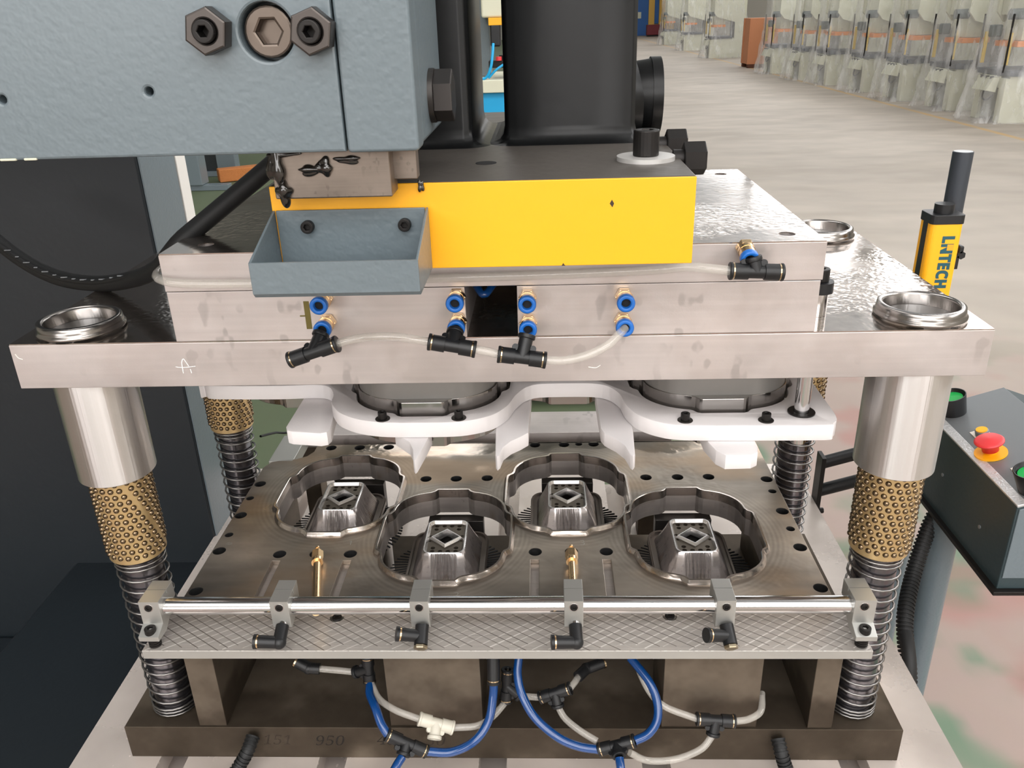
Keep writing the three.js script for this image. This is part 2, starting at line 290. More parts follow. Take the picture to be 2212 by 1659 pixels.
{
  const t = thing('bolster_plate', 'thick steel bolster plate with T slots on the press bed', 'bolster', [0, -0.115, -0.2]);
  const m = std({ map: dataTex(512, 512, (u, v) => { const b = fbm(u, v, 5, 5, 5); return mix3([0.74, 0.70, 0.67], [0.93, 0.89, 0.86], b); }, true, [0.7, 0.7]), metalness: 0.3, roughness: 0.5, roughnessMap: roughMap });
  const pts = [[-0.602, -0.115], [-0.602, -0.055]];
  for (const s of [-0.462, -0.24, -0.02, 0.2, 0.462]) pts.push([s - 0.019, -0.055], [s - 0.019, -0.085], [s - 0.03, -0.085], [s - 0.03, -0.104], [s + 0.03, -0.104], [s + 0.03, -0.085], [s + 0.019, -0.085], [s + 0.019, -0.055]);
  pts.push([0.602, -0.055], [0.602, -0.115]);
  part('slotted_plate', profZ(pts, -0.8, 1.08), m, t);
}

// ---------------------------------------------------------------- press slide with its ram
{
  const t = thing('press_slide', 'black press slide with a bright yellow front face and two black ram columns', 'press slide', [0.003, 0.6555, -0.2]);
  part('slide_body', bb(-0.189, 0.196, 0.6557, 0.7355, -0.5, 0.0725, 0.002), M.slideTop, t);
  part('front_face', bb(-0.1885, 0.1955, 0.6562, 0.735, 0.0715, 0.0745, 0.0008), M.yellow, t, 'bright yellow front face');
  const col = (cx, cz, hw, hd, r) => loft([[0.7355, 0.021], [0.7367, 0.013], [0.7398, 0.006], [0.745, 0.002], [0.754, 0], [1.1, 0]].map(([y, o]) => ({ y, pts: rrect(hw + o, hd + o, r + o, 8, cx, cz) })), false);
  part('ram_column', col(0.0905, -0.262, 0.0745, 0.105, 0.014), M.blackPaint, t);
  part('ram_column', col(-0.098, -0.252, 0.0785, 0.105, 0.012), M.blackPaint, t);
  part('side_boss', [cyl('x', 0.045, 0.012, 0.196, 0.775, -0.25, 56), cyl('x', 0.04, 0.022, 0.18, 0.775, -0.25, 56, 0.043), cyl('x', 0.05, 0.016, 0.171, 0.77, -0.25, 48, 0.042)], M.blackPaint, t);
  const w = part('clamp_washer', moved(cyl('y', 0.0285, 0.0042, 0, 0.0021, 0, 48), 0.161, 0.7355, -0.02), std({ color: 0xc9c7c4, metalness: 0.45, roughness: 0.4 }), t);
  part('cap_screw', moved(capScrew(0.0128, 0.025), 0.161, 0.7395, -0.02), M.oxide, t);
  part('side_bolt', moved(turnTo([hexHead(0.0165, 0.022)], [1, 0, 0]), 0.2, 0.7335, -0.035).concat([cyl('x', 0.009, 0.02, 0.2, 0.7335, -0.035)]), M.oxide, t);
  part('side_bolt', moved(turnTo([hexHead(0.0165, 0.022)], [1, 0, 0]), 0.195, 0.7345, -0.125).concat([cyl('x', 0.009, 0.02, 0.195, 0.7345, -0.125)]), M.oxide, t);
  part('oil_hole', [cyl('y', 0.0105, 0.0006, 0.0025, 0.7356, -0.0244, 28)], M.dark, t);
  part('paint_chip', [profZ([[0.119, 0.713], [0.121, 0.7165], [0.123, 0.713], [0.1215, 0.7095]], 0.0743, 0.0004), profZ([[0.0755, 0.6562], [0.077, 0.659], [0.079, 0.6562]], 0.0743, 0.0004)], M.grime, t);
}
{ // oil tray screwed on the slide's front
  const t = thing('oil_tray', 'open grey sheet metal oil tray screwed to the yellow slide', 'tray', [-0.115, 0.657, 0.12]);
  const x0 = -0.187, x1 = -0.0445, th = 0.0022, yb = 0.657, zf = 0.16, zk = 0.0765;
  part('pan', [profX([[zk, yb], [zf - 0.004, yb], [zf, yb + 0.004], [zf, 0.688], [zf - th, 0.688], [zf - th, yb + th + 0.002], [zf - 0.006, yb + th], [zk, yb + th]], x0, x1 - x0, 0.0006),
    bb(x0 + 0.003, x1 - 0.003, yb, 0.714, zk - 0.0005, zk + th, 0.0008)], M.slate, t);
  for (const x of [x0, x1 - th]) part('side_wall', profX([[zk, yb + 0.001], [zf - 0.004, yb + 0.001], [zf - 0.0005, yb + 0.004], [zf - 0.0005, 0.688], [zk + 0.001, 0.714]], x, th, 0.0005), M.slate, t);
  for (const x of [-0.1555, -0.0665]) part('cap_screw', moved(turnTo(capScrew(0.0058, 0.007), [0, 0, 1]), x, 0.6995, zk + th - 0.0003), M.oxide, t);
  part('grease', [new THREE.SphereGeometry(0.006, 12, 8).scale(1, 0.4, 1).translate(-0.16, yb + th + 0.001, 0.1), new THREE.ConeGeometry(0.0025, 0.012, 10).translate(-0.161, yb + th + 0.007, 0.1), new THREE.SphereGeometry(0.005, 12, 8).scale(1, 0.5, 1).translate(-0.053, yb + th + 0.001, 0.15)], M.grease, t);
}

// ---------------------------------------------------------------- upper die: mounting plate, risers, shoe
const PX = 0.4665, PZF = -0.046, PZR = -0.4;     // guide post axes
{
  const holes = [circ(0.3101, -0.0303, 0.0085), circ(-0.3023, -0.0368, 0.0085), circ(0.31, -0.38, 0.0085), circ(-0.3, -0.38, 0.0085)];
  const t = thing('mounting_plate', 'upper ground steel mounting plate clamped under the yellow slide', 'plate', [0, 0.6148, -0.2]);
  part('plate_body', plate(rect(-0.339, 0.342, -0.4176, 0), 0.6148, 0.0395, holes, 0.0006), M.steel, t);
  part('oily_top', plate(rect(-0.3385, 0.3415, -0.417, -0.0005), 0.6543, 0.0012, holes), M.steelTop, t, 'oily worn top face');
  part('bolt_hole', holes.slice(0, 2).map((h) => plate(h, 0.62, 0.01)), M.dark, t);
}
{
  const t = thing('riser_block', 'left steel riser block with an olive stain, between upper shoe and mounting plate', 'block', [-0.18, 0.5588, -0.2]);
  part('block_body', bb(-0.3385, -0.0235, 0.5588, 0.6144, -0.41, 0, 0.0007), M.steel, t);
  part('stain', [bb(-0.1945, -0.1885, 0.571, 0.602, -0.0005, 0.0004, 0.0003), bb(-0.2, -0.192, 0.585, 0.5865, -0.0005, 0.0004, 0.0003)], std({ color: 0x6d6230, roughness: 0.6, metalness: 0.3 }), t, 'dried olive brown oil run');
  const u = thing('riser_block', 'right steel riser block, right of the dark gap under the mounting plate', 'block', [0.18, 0.5588, -0.2]);
  part('block_body', bb(0.0305, 0.3405, 0.5588, 0.6144, -0.41, 0, 0.0007), M.steel, u);
  const s = thing('inner_spacer', 'dark inner spacer block deep in the gap between the risers', 'block', [0.004, 0.5588, -0.25]);
  part('spacer_body', bb(-0.02, 0.027, 0.5588, 0.6, -0.3, -0.2, 0.001), M.grime, s);
  one('blue_tube', tube([[-0.018, 0.604, -0.05], [-0.006, 0.596, -0.03], [0.006, 0.604, -0.05], [0.016, 0.607, -0.04], [0.026, 0.603, -0.05]], 0.0042, 30), M.blueTube, 'blue air tube in the gap between the riser blocks', 'tube');
}
{
  const hr = 0.0445, holes = [[-PX, PZF], [PX, PZF], [-PX, PZR], [PX, PZR]].map(([x, z]) => circ(x, z, hr + 0.0003, 48));
  const t = thing('upper_die_shoe', 'long upper die shoe, thick bright ground steel slab on four guide bushings', 'die shoe', [0, 0.5059, -0.224]);
  part('shoe_body', plate(rect(-0.525, 0.525, -0.448, 0), 0.5059, 0.0515, holes, 0.0007), M.steel, t);
  part('oily_top', plate(rect(-0.5245, 0.5245, -0.4475, -0.0005), 0.5574, 0.0012, holes), M.steelTop, t, 'oily top face');
  const cv = document.createElement('canvas'); cv.width = cv.height = 128; const g = cv.getContext('2d');
  g.clearRect(0, 0, 128, 128); g.strokeStyle = 'rgba(245,243,240,0.95)'; g.lineWidth = 5; g.lineCap = 'round';
  g.beginPath(); g.moveTo(48, 104); g.lineTo(50, 50); g.quadraticCurveTo(58, 22, 66, 30); g.lineTo(82, 66); g.moveTo(88, 84); g.lineTo(90, 104); g.stroke(); g.lineWidth = 4; g.beginPath(); g.moveTo(16, 70); g.quadraticCurveTo(50, 78, 116, 68); g.stroke();
  const tx = new THREE.CanvasTexture(cv); tx.colorSpace = THREE.SRGBColorSpace;
  part('chalk_letter', new THREE.PlaneGeometry(0.028, 0.028).translate(-0.3345, 0.531, 0.0003), std({ map: tx, transparent: true, roughness: 0.9 }), t, 'letter A in white chalk', true);
  part('scratch', [tube([[-0.5205, 0.5475, 0.0004], [-0.518, 0.543, 0.0004], [-0.5135, 0.541, 0.0004]], 0.0005, 10, 5), tube([[0.105, 0.5225, 0.0004], [0.113, 0.5215, 0.0004], [0.118, 0.5245, 0.0004]], 0.0005, 10, 5)], M.white, t);
}
// guide bushings (ring on the shoe, sleeve under it), ball cages, springs, posts
{
  const spots = [[-PX, PZF, 'front left', 'by the dark frame'], [PX, PZF, 'front right', 'in front of the control box'], [-PX, PZR, 'rear left', 'near the white trim'], [PX, PZR, 'rear right', 'near the light curtain']];
  let b0, p0, s0;
  const springPts = () => { const o = []; const turns = 18, N = turns * 14; let y = 0.002; for (let i = 0; i <= N; i++) { const f = i / N, dense = f < 0.15 ? 0.35 : f > 0.9 ? 0.4 : 1.14; y += dense / N * 0.2665; const a = f * turns * 2 * Math.PI; o.push([0.0303 * Math.cos(a), y, 0.0303 * Math.sin(a)]); } return o; };
  const ballG = new THREE.SphereGeometry(0.0037, 12, 9); prep(ballG.clone());
  const bg = geo([ballG]); bg.userData.ready = true;
  spots.forEach(([x, z, where, near], i) => {
    if (!i) {
      b0 = thing('guide_bushing', '', 'bushing', [x, 0.375, z], 'guide bushings of the upper shoe', true);
      part('sleeve', ring(0.0375, 0.0445, 0, 0.1958, 64, 0.0012), M.ground, b0);
      part('collar', [lathe([[0.037, 0.1837], [0.0475, 0.1837], [0.0475, 0.188], [0.0455, 0.1895], [0.0455, 0.192], [0.0445, 0.1975], [0.0405, 0.199], [0.0372, 0.1955], [0.037, 0.1837]], 64)], std({ color: 0x9b9794, metalness: 1, roughness: 0.24 }), b0);
      p0 = thing('guide_post', '', 'post', [x, 0, z], 'guide posts of the lower shoe', true);
      part('shaft', lathe([[0, 0], [0.0258, 0], [0.0258, 0.40], [0.0238, 0.406], [0, 0.406]], 48), M.post, p0);
      s0 = thing('coil_spring', '', 'spring', [x, 0, z], 'coil springs round the guide posts', true);
      part('coil', tube(springPts(), 0.0016, 18 * 20, 7), M.spring, s0);
    }
    const B = i ? copy(b0, [x, 0.375, z]) : b0, P = i ? copy(p0, [x, 0, z]) : p0, S = i ? copy(s0, [x, 0, z]) : s0;
    B.userData.label = `${where} steel guide bushing of the upper die shoe, ${near}`;
    P.userData.label = `${where} steel guide post on the lower shoe, ${near}`;
    S.userData.label = `${where} dark coil spring wound round its guide post, ${near}`;
    if (i > 1) S.rotation.y = 1.3 * i;
    const C = thing('ball_cage', `${where} bronze ball cage studded with steel balls, ${near}`, 'ball cage', [x, 0.257, z], 'bronze ball cages on the guide posts', true);
    part('cage_sleeve', ring(0.027, 0.0345, 0, 0.165, 56, 0.0015), M.bronze, C);
    const far = [], n = 22;
    for (let r = 0; r < 13; r++) for (let k = 0; k < n; k++) {
      const a = (k + r * 0.37) / n * 2 * Math.PI, y = 0.0085 + r * 0.0089 + (k % n) * 0.0089 / n * 1, px = 0.0338 * Math.cos(a), pz = 0.0338 * Math.sin(a);
      if (y > 0.15) continue;
      if (i < 2 && Math.sin(a) > -0.15 && y < 0.128) { const o = new THREE.Mesh(bg, M.ball); o.name = 'ball'; o.position.set(px, y, pz); o.castShadow = o.receiveShadow = true; C.add(o); }
      else if (y < 0.15) far.push(ballG.clone().translate(px, y, pz));
    }
    for (let r = 13; r < 17; r++) for (let k = 0; k < n; k++) { const a = (k + r * 0.37) / n * 2 * Math.PI, y = 0.0085 + r * 0.0089; if (i > 1) far.push(ballG.clone().translate(0.0338 * Math.cos(a), y, 0.0338 * Math.sin(a))); }
    const st = part('ball_rows', far, M.ball, C); st.userData.kind = 'stuff';
  });
}

// ---------------------------------------------------------------- cavity outline shared by die plate and punches
const CAV = (() => {
  const q = [[0, 0.119], [0.024, 0.119], [0.0275, 0.1175], [0.0315, 0.112], [0.0355, 0.1095], [0.044, 0.1072], [0.052, 0.1045], [0.0595, 0.101], [0.066, 0.0965], [0.072, 0.0915], [0.0775, 0.0855], [0.082, 0.079], [0.0855, 0.0715], [0.0875, 0.064], [0.0885, 0.056], [0.0905, 0.0515], [0.0955, 0.0475], [0.098, 0.043], [0.0988, 0.03], [0.099, 0]];
  const o = [...q];
  for (let i = q.length - 2; i >= 0; i--) o.push([q[i][0], -q[i][1]]);
  for (let i = 1; i < q.length; i++) o.push([-q[i][0], -q[i][1]]);
  for (let i = q.length - 2; i > 0; i--) o.push([-q[i][0], q[i][1]]);
  return o;
})();
const CC = [[-0.088, -0.175, 'front left'], [0.265, -0.175, 'front right'], [-0.265, -0.288, 'rear left'], [0.089, -0.288, 'rear right']];
const at2 = (pts, x, z) => pts.map((p) => [p[0] + x, p[1] + z]);

// ---------------------------------------------------------------- nylon stripper plate, punches, pins
{
  const front = [[-0.398, -0.172], [-0.390, -0.158], [-0.375, -0.150], [-0.292, -0.147], [-0.238, -0.149], [-0.219, -0.140], [-0.209, -0.118], [-0.206, -0.095], [-0.191, -0.067], [-0.164, -0.047], [-0.126, -0.037], [-0.045, -0.037], [-0.007, -0.052], [0.012, -0.078], [0.022, -0.110], [0.034, -0.132], [0.053, -0.142], [0.113, -0.142], [0.136, -0.133], [0.149, -0.110], [0.154, -0.079], [0.165, -0.051], [0.187, -0.031], [0.222, -0.021], [0.368, -0.018], [0.383, -0.024], [0.391, -0.04], [0.392, -0.09]];
  const back = [[0.392, -0.32], [0.38, -0.34], [0.2, -0.43], [0.05, -0.445], [-0.05, -0.42], [-0.2, -0.44], [-0.36, -0.44], [-0.398, -0.4]];
  const cat = new THREE.CatmullRomCurve3([...front, ...back].map(([x, z]) => new THREE.Vector3(x, 0, z)), true, 'catmullrom', 0.4).getPoints(260).slice(0, 260).map((p) => [p.x, p.z]);
  const holes = CC.map(([x, z]) => at2(offset(CAV, -0.0025), x, z)).concat([circ(0.354, -0.0505, 0.0105)]);
  const t = thing('stripper_plate', 'white nylon stripper plate with rounded lobes hanging under the upper shoe', 'plate', [0, 0.42, -0.2]);
  part('nylon_plate', creased(plate(cat, 0.42, 0.02, holes, 0.0016), 0.5), M.nylon, t);
  const tongue = (pts) => creased(plate(pts, 0.4015, 0.0182, [], 0.0015), 0.5);
  part('tongue', tongue([[-0.2585, -0.24], [-0.2585, -0.07], [-0.2545, -0.06], [-0.248, -0.0565], [-0.212, -0.051], [-0.2045, -0.054], [-0.202, -0.062], [-0.207, -0.105], [-0.214, -0.24]]), M.nylon, t);
  part('tongue', tongue([[-0.122, -0.052], [-0.112, -0.040], [-0.1005, -0.026], [-0.094, -0.008], [-0.0905, 0.014], [-0.0885, 0.0175], [-0.0865, 0.014], [-0.0815, -0.02], [-0.078, -0.052]]), M.nylon, t);
  part('tongue', tongue([[-0.0015, -0.16], [-0.0012, -0.052], [0.0015, 0.0075], [0.0035, 0.012], [0.0065, 0.007], [0.0095, -0.012], [0.018, -0.026], [0.0285, -0.036], [0.0375, -0.047], [0.04, -0.16]]), M.nylon, t);
  part('tongue', tongue([[0.1225, -0.16], [0.1235, -0.055], [0.127, -0.044], [0.139, -0.029], [0.148, -0.012], [0.152, 0.009], [0.1545, 0.0135], [0.1575, 0.008], [0.161, -0.05], [0.163, -0.16]]), M.nylon, t);
  part('tongue', tongue([[0.238, -0.16], [0.2405, -0.03], [0.248, 0.002], [0.2565, 0.013], [0.285, 0.012], [0.293, 0.006], [0.296, -0.006], [0.297, -0.16]]), M.nylon, t);
  for (const [x, z] of [[-0.1335, -0.0465], [-0.0435, -0.0465], [0.218, -0.0335], [0.309, -0.0311], [0.065, -0.158], [0.118, -0.158], [-0.30, -0.165]]) {
    const s = part('screw', moved(capScrew(0.0052, 0.0085), x, 0.441, z), M.oxide, t);
    part('washer', [ring(0.003, 0.0088, 0, 0.0013, 24, 0.0003).translate(x, 0.4398, z)], M.darkSteel, s).position.set(0, 0, 0);
  }
  const p = thing('guide_pin', 'chromed guide pin through the right end of the white stripper plate', 'pin', [0.354, 0.44, -0.0505]);
  part('rod', cyl('y', 0.0085, 0.11, 0.354, 0.457, -0.0505, 32), M.chrome, p);
  part('collar', ring(0.0085, 0.0155, 0, 0.0022, 40, 0.0005).translate(0.354, 0.44, -0.0505), M.oxide, p);
  const w = thing('washer_stack', 'round steel washer stack on the shoe behind the right riser', 'washer', [0.352, 0.5588, -0.05]);
  part('bushing_stub', cyl('y', 0.011, 0.03, 0.3575, 0.5738, -0.055), M.chrome, w);
  part('black_washer', cyl('y', 0.0155, 0.012, 0.3575, 0.591, -0.055), M.black, w);
  part('screw_head', moved(capScrew(0.01, 0.014), 0.3575, 0.597, -0.055), M.oxide, w);
  let first;
  for (const [x, z, where] of CC) {
    const label = `${where} punch hanging from the upper shoe through the white stripper plate`;
    if (!first) {
      first = thing('punch', label, 'punch', [x, 0.397, z], 'punches of the upper die', true);
      const o = offset(CAV, 0.001);
      part('cutting_ring', [plate(o, 0, 0.0585, [offset(CAV, 0.012)], 0.0006), plate(offset(CAV, 0.011), 0.043, 0.012)], std({ color: 0xa19e9b, metalness: 1, roughness: 0.18, bumpMap: rep(brushBump, 0.02, 1), bumpScale: 0.00002 }), first);
      part('shank', creased(plate(rrect(0.086, 0.107, 0.055, 12), 0.0545, 0.054), 0.4), std({ color: 0x8b8986, metalness: 0.6, roughness: 0.5 }), first);
    } else copy(first, [x, 0.397, z], null, label);
  }
}

// ---------------------------------------------------------------- lower die plate
const YC = 0.19;
{
  const t = thing('die_plate', 'wide brownish steel die plate with four shaped openings', 'die plate', [0, 0.155, -0.24]);
  const big = [[-0.405, -0.048], [-0.406, -0.1377], [-0.406, -0.229], [-0.405, -0.321], [-0.317, -0.441], [-0.267, -0.441], [-0.216, -0.441], [0.038, -0.444], [0.088, -0.444], [0.139, -0.445], [-0.137, -0.332], [-0.088, -0.332], [-0.038, -0.333], [0.216, -0.331], [0.266, -0.331], [0.315, -0.331], [0.404, -0.322], [0.4045, -0.230], [0.405, -0.139], [0.406, -0.0505], [-0.317, -0.129], [-0.2655, -0.1295], [-0.217, -0.129], [0.041, -0.1315], [0.091, -0.132], [0.139, -0.1315]];
  const small = [[-0.406, -0.1774], [-0.4075, -0.2776], [0.1135, -0.4455], [0.404, -0.286], [0.404, -0.184]];
  const outline = [[-0.4165, -0.028], [-0.4165, -0.375], [-0.408, -0.392], [-0.392, -0.399], [-0.368, -0.402], [-0.352, -0.412], [-0.344, -0.428], [-0.343, -0.452], [0.412, -0.455], [0.416, -0.45], [0.416, -0.028]];
  const holes = [...CC.map(([x, z]) => at2(offset(CAV, 0.0066), x, z)), ...big.map(([x, z]) => circ(x, z, 0.0098, 24)), ...small.map(([x, z]) => circ(x, z, 0.0068, 20))];
  part('plate_body', plate(outline, 0.155, 0.0275, holes), M.cutWall, t);
  const groove = (x) => [[x - 0.0062, -0.114], [x - 0.0062, -0.0305], [x + 0.0052, -0.0305], [x + 0.0052, -0.114]];
  part('top_layer', plate(outline, 0.1825, 0.0075, [...holes, ...[-0.317, -0.218, 0.041, 0.139].map(groove)], 0.0006), M.brown, t);
  const lipM = std({ color: 0xd6d2cc, map: rep(steelMap, 0.2), metalness: 0.95, roughness: 0.22 });
  for (const [x, z] of CC) part('cavity_lip', loft([[0, YC - 0.0006], [0.0002, YC + 0.0018], [0.0034, YC + 0.0062], [0.006, YC + 0.0064], [0.0066, YC + 0.0058], [0.0067, YC - 0.0075]].map(([o, y]) => ({ y, pts: at2(offset(CAV, o), x, z) })), false), lipM, t, 'raised machined lip round a die opening');
  for (const [x, z] of big) part('cap_screw', [...moved(capScrew(0.0082, 0.009), x, YC - 0.026, z), ring(0.0086, 0.0097, 0.156, YC - 0.001, 24, 0.0004).translate(x, 0, z)], M.dark, t);  // screw and sleeve coloured dark to put shade inside the hole
  for (const [x, z] of small) part('dark_bore_sleeve', ring(0.0056, 0.0067, 0.156, YC - 0.001, 20, 0.0004).translate(x, 0, z), M.dark, t);  // dark sleeve carries the shade of the small hole in its colour
  const digit = (ch, x, z, s, rot) => { const cv = document.createElement('canvas'); cv.width = cv.height = 64; const g = cv.getContext('2d'); g.clearRect(0, 0, 64, 64); g.fillStyle = 'rgba(205,200,190,0.8)'; g.font = '56px sans-serif'; g.textAlign = 'center'; g.textBaseline = 'middle'; g.fillText(ch, 32, 34); const tx = new THREE.CanvasTexture(cv); tx.colorSpace = THREE.SRGBColorSpace;
    part('engraved_digit', new THREE.PlaneGeometry(s, s).rotateX(-Math.PI / 2).rotateY(rot).translate(x, YC + 0.0003, z), std({ map: tx, transparent: true, metalness: 0.5, roughness: 0.5 }), t, 'digit ' + ch, true); };
  digit('2', -0.06, -0.0385, 0.017, 0); digit('3', 0.107, -0.153, 0.018, 0); digit('1', -0.222, -0.155, 0.016, 0); digit('0', -0.398, -0.155, 0.013, 1.57);
}
// ---------------------------------------------------------------- forming towers in the four openings
{
  let first;
  const N = 320;
  function towerRing(hw, hd, r, amp) {     // walks the rounded rectangle at even steps and presses flutes into its four flat sides
    const base = rrect(hw, hd, r, 8), L = []; let tot = 0; const n = base.length;
    for (let i = 0; i < n; i++) { const a = base[i], b = base[(i + 1) % n], l = Math.hypot(b[0] - a[0], b[1] - a[1]); L.push(l); tot += l; }
    const out = []; let seg = 0, acc = 0;
    for (let k = 0; k < N; k++) {
      const s = k / N * tot; while (acc + L[seg] < s) { acc += L[seg]; seg++; }
      const a = base[seg], b = base[(seg + 1) % n], f = L[seg] ? (s - acc) / L[seg] : 0; let x = mix(a[0], b[0], f), z = mix(a[1], b[1], f);
      if (Math.abs(z) > hd - 0.001 && Math.abs(x) < 0.0175) z -= Math.sign(z) * amp * (0.5 - 0.5 * Math.cos((x / 0.005) * 2 * Math.PI + Math.PI));
      if (Math.abs(x) > hw - 0.001 && Math.abs(z) < hd - r) x -= Math.sign(x) * amp * 0.6 * (0.5 - 0.5 * Math.cos((z / 0.0044) * 2 * Math.PI));
      out.push([x, z]);
    }
    return out;
  }
  for (const [x, z, where] of CC) {
    const label = `${where} fluted steel forming tower with a diamond pocket in its dotted top`;
    if (first) { copy(first, [x, 0.0, z], null, label); continue; }
    first = thing('forming_tower', label, 'forming core', [x, 0.0, z], 'forming towers in the die openings', true);
    const g = first, yt = 0.187, yb = 0.145;
    const rows = []; for (let j = 0; j <= 6; j++) { const f = j / 6, e = 1 - f; rows.push({ y: mix(yb, yt - 0.0012, f), pts: towerRing(0.0305 + 0.0175 * e * (0.8 + 0.2 * e), 0.0425 + 0.0185 * e * (0.8 + 0.2 * e), 0.011 + 0.007 * e, 0.0019) }); }
    rows.push({ y: yt, pts: towerRing(0.0293, 0.0413, 0.0102, 0.0002) });
    part('fluted_body', loft(rows, false), M.tower, g);
    const lo = (list) => loft(list.map(([y, pts]) => ({ y, pts })), false);
    part('top_rim', lo([[yt - 0.0008, rrect(0.0297, 0.0417, 0.0105)], [yt + 0.0002, rrect(0.0288, 0.0408, 0.01)], [yt + 0.0002, rrect(0.0272, 0.0392, 0.0085)], [yt - 0.0034, rrect(0.0246, 0.0366, 0.006)], [yt - 0.0045, rrect(0.0245, 0.0365, 0.006)]]), M.towerEdge, g);
    const dia = (a, b) => [[a, 0], [0, b], [-a, 0], [0, -b]];
    const dots = []; for (const s of [-1, 1]) { for (const q of [-0.0165, -0.0055, 0.0055, 0.0165]) dots.push([q, s * 0.0315]); for (const q of [-0.0165, 0.0165]) dots.push([q, s * 0.0232]); }
    const tiny = []; for (const s of [-1, 1]) for (const q of [-0.0225, 0.0225]) tiny.push([q, s * 0.006]);
    part('dotted_floor', plate(rrect(0.0249, 0.0369, 0.006), yt - 0.0105, 0.0065, [dia(0.0175, 0.0165), ...dots.map(([a, b]) => circ(a, b, 0.0033, 16)), ...tiny.map(([a, b]) => circ(a, b, 0.0021, 12))]), std({ color: 0x6c645a, metalness: 0.85, roughness: 0.4 }), g, 'recessed brown floor with round holes');
    part('diamond_rim', lo([[yt - 0.0041, dia(0.0243, 0.0226)], [yt - 0.0004, dia(0.0213, 0.0197)], [yt - 0.0004, dia(0.0192, 0.0177)], [yt - 0.004, dia(0.0176, 0.0162)], [yt - 0.0105, dia(0.0175, 0.0161)]]), M.towerEdge, g, 'raised diamond frame');
    part('pocket', [plate(rrect(0.0245, 0.0365, 0.006), yt - 0.02, 0.004, []), cyl('y', 0.003, 0.004, 0, yt - 0.0145, 0)], M.darkSteel, g);  // dark plate under the holes puts their inner shade into colour
    const flange = part('flange', [plate(rrect(0.0575, 0.0705, 0.02), 0.137, 0.0085, [], 0.001), plate(rrect(0.056, 0.069, 0.019), 0.145, 0.0035, [rrect(0.0535, 0.0665, 0.018)], 0.0006)], std({ color: 0x77706a, metalness: 0.9, roughness: 0.36 }), g);
    part('pedestal', [cyl('y', 0.07, 0.107, 0, 0.0535, 0, 56), cyl('y', 0.056, 0.03, 0, 0.122, 0, 48)], M.ground, g);
    const fins = []; for (let k = 0; k < 72; k++) { const a = k / 72 * 2 * Math.PI, c = Math.cos(a); if (Math.abs(c) < 0.45) continue; fins.push(new THREE.BoxGeometry(0.036, 0.002, 0.0022).rotateX(0.5).rotateZ(-0.22).translate(0.073, 0.124, 0).rotateY(a)); }
    part('rear_dark_plate', bb(-0.04, 0.046, 0.0003, 0.15, -0.114, -0.094, 0.001), M.darkSteel, g);  // dark upright box filling the black middle behind the tower
    part('brush', fins, M.rubber, g, 'ring of thin black bristles').userData.kind = 'stuff';
  }
}
// ---------------------------------------------------------------- blow nozzles on the die plate
{
  const t = thing('air_nozzle', 'brass air nozzle lying left on the die plate, pointing away', 'nozzle', [-0.25, 0.19, -0.08], 'brass air nozzles');
  const make = (a, b, o) => {
    const d = V(b).sub(V(a)).normalize(), P = (s) => V(a).add(d.clone().multiplyScalar(s)).toArray(), L = V(b).distanceTo(V(a));
    part('pipe', [between(P(0), P(L - 0.032), 0.0053), between(P(L - 0.036), P(L - 0.03), 0.0078)], M.brass, o);
    part('hex_body', moved(turnTo([hexHead(0.0085, 0.018)], d.toArray()), ...P(L - 0.03)), M.brass, o);
    part('barbed_tip', [between(P(L - 0.012), P(L), 0.0028), between(P(L - 0.009), P(L - 0.006), 0.0042, 16, 0.003), between(P(L - 0.005), P(L - 0.002), 0.004, 16, 0.0028)], M.brass, o);
  };
  make([-0.2305, 0.1985, 0.006], [-0.2625, 0.1995, -0.131], t);
  const u = thing('air_nozzle', 'brass air nozzle right of centre on the die plate, behind a rail clamp', 'nozzle', [0.089, 0.19, -0.08], 'brass air nozzles');
  make([0.0905, 0.1985, 0.006], [0.0905, 0.1995, -0.131], u);
}

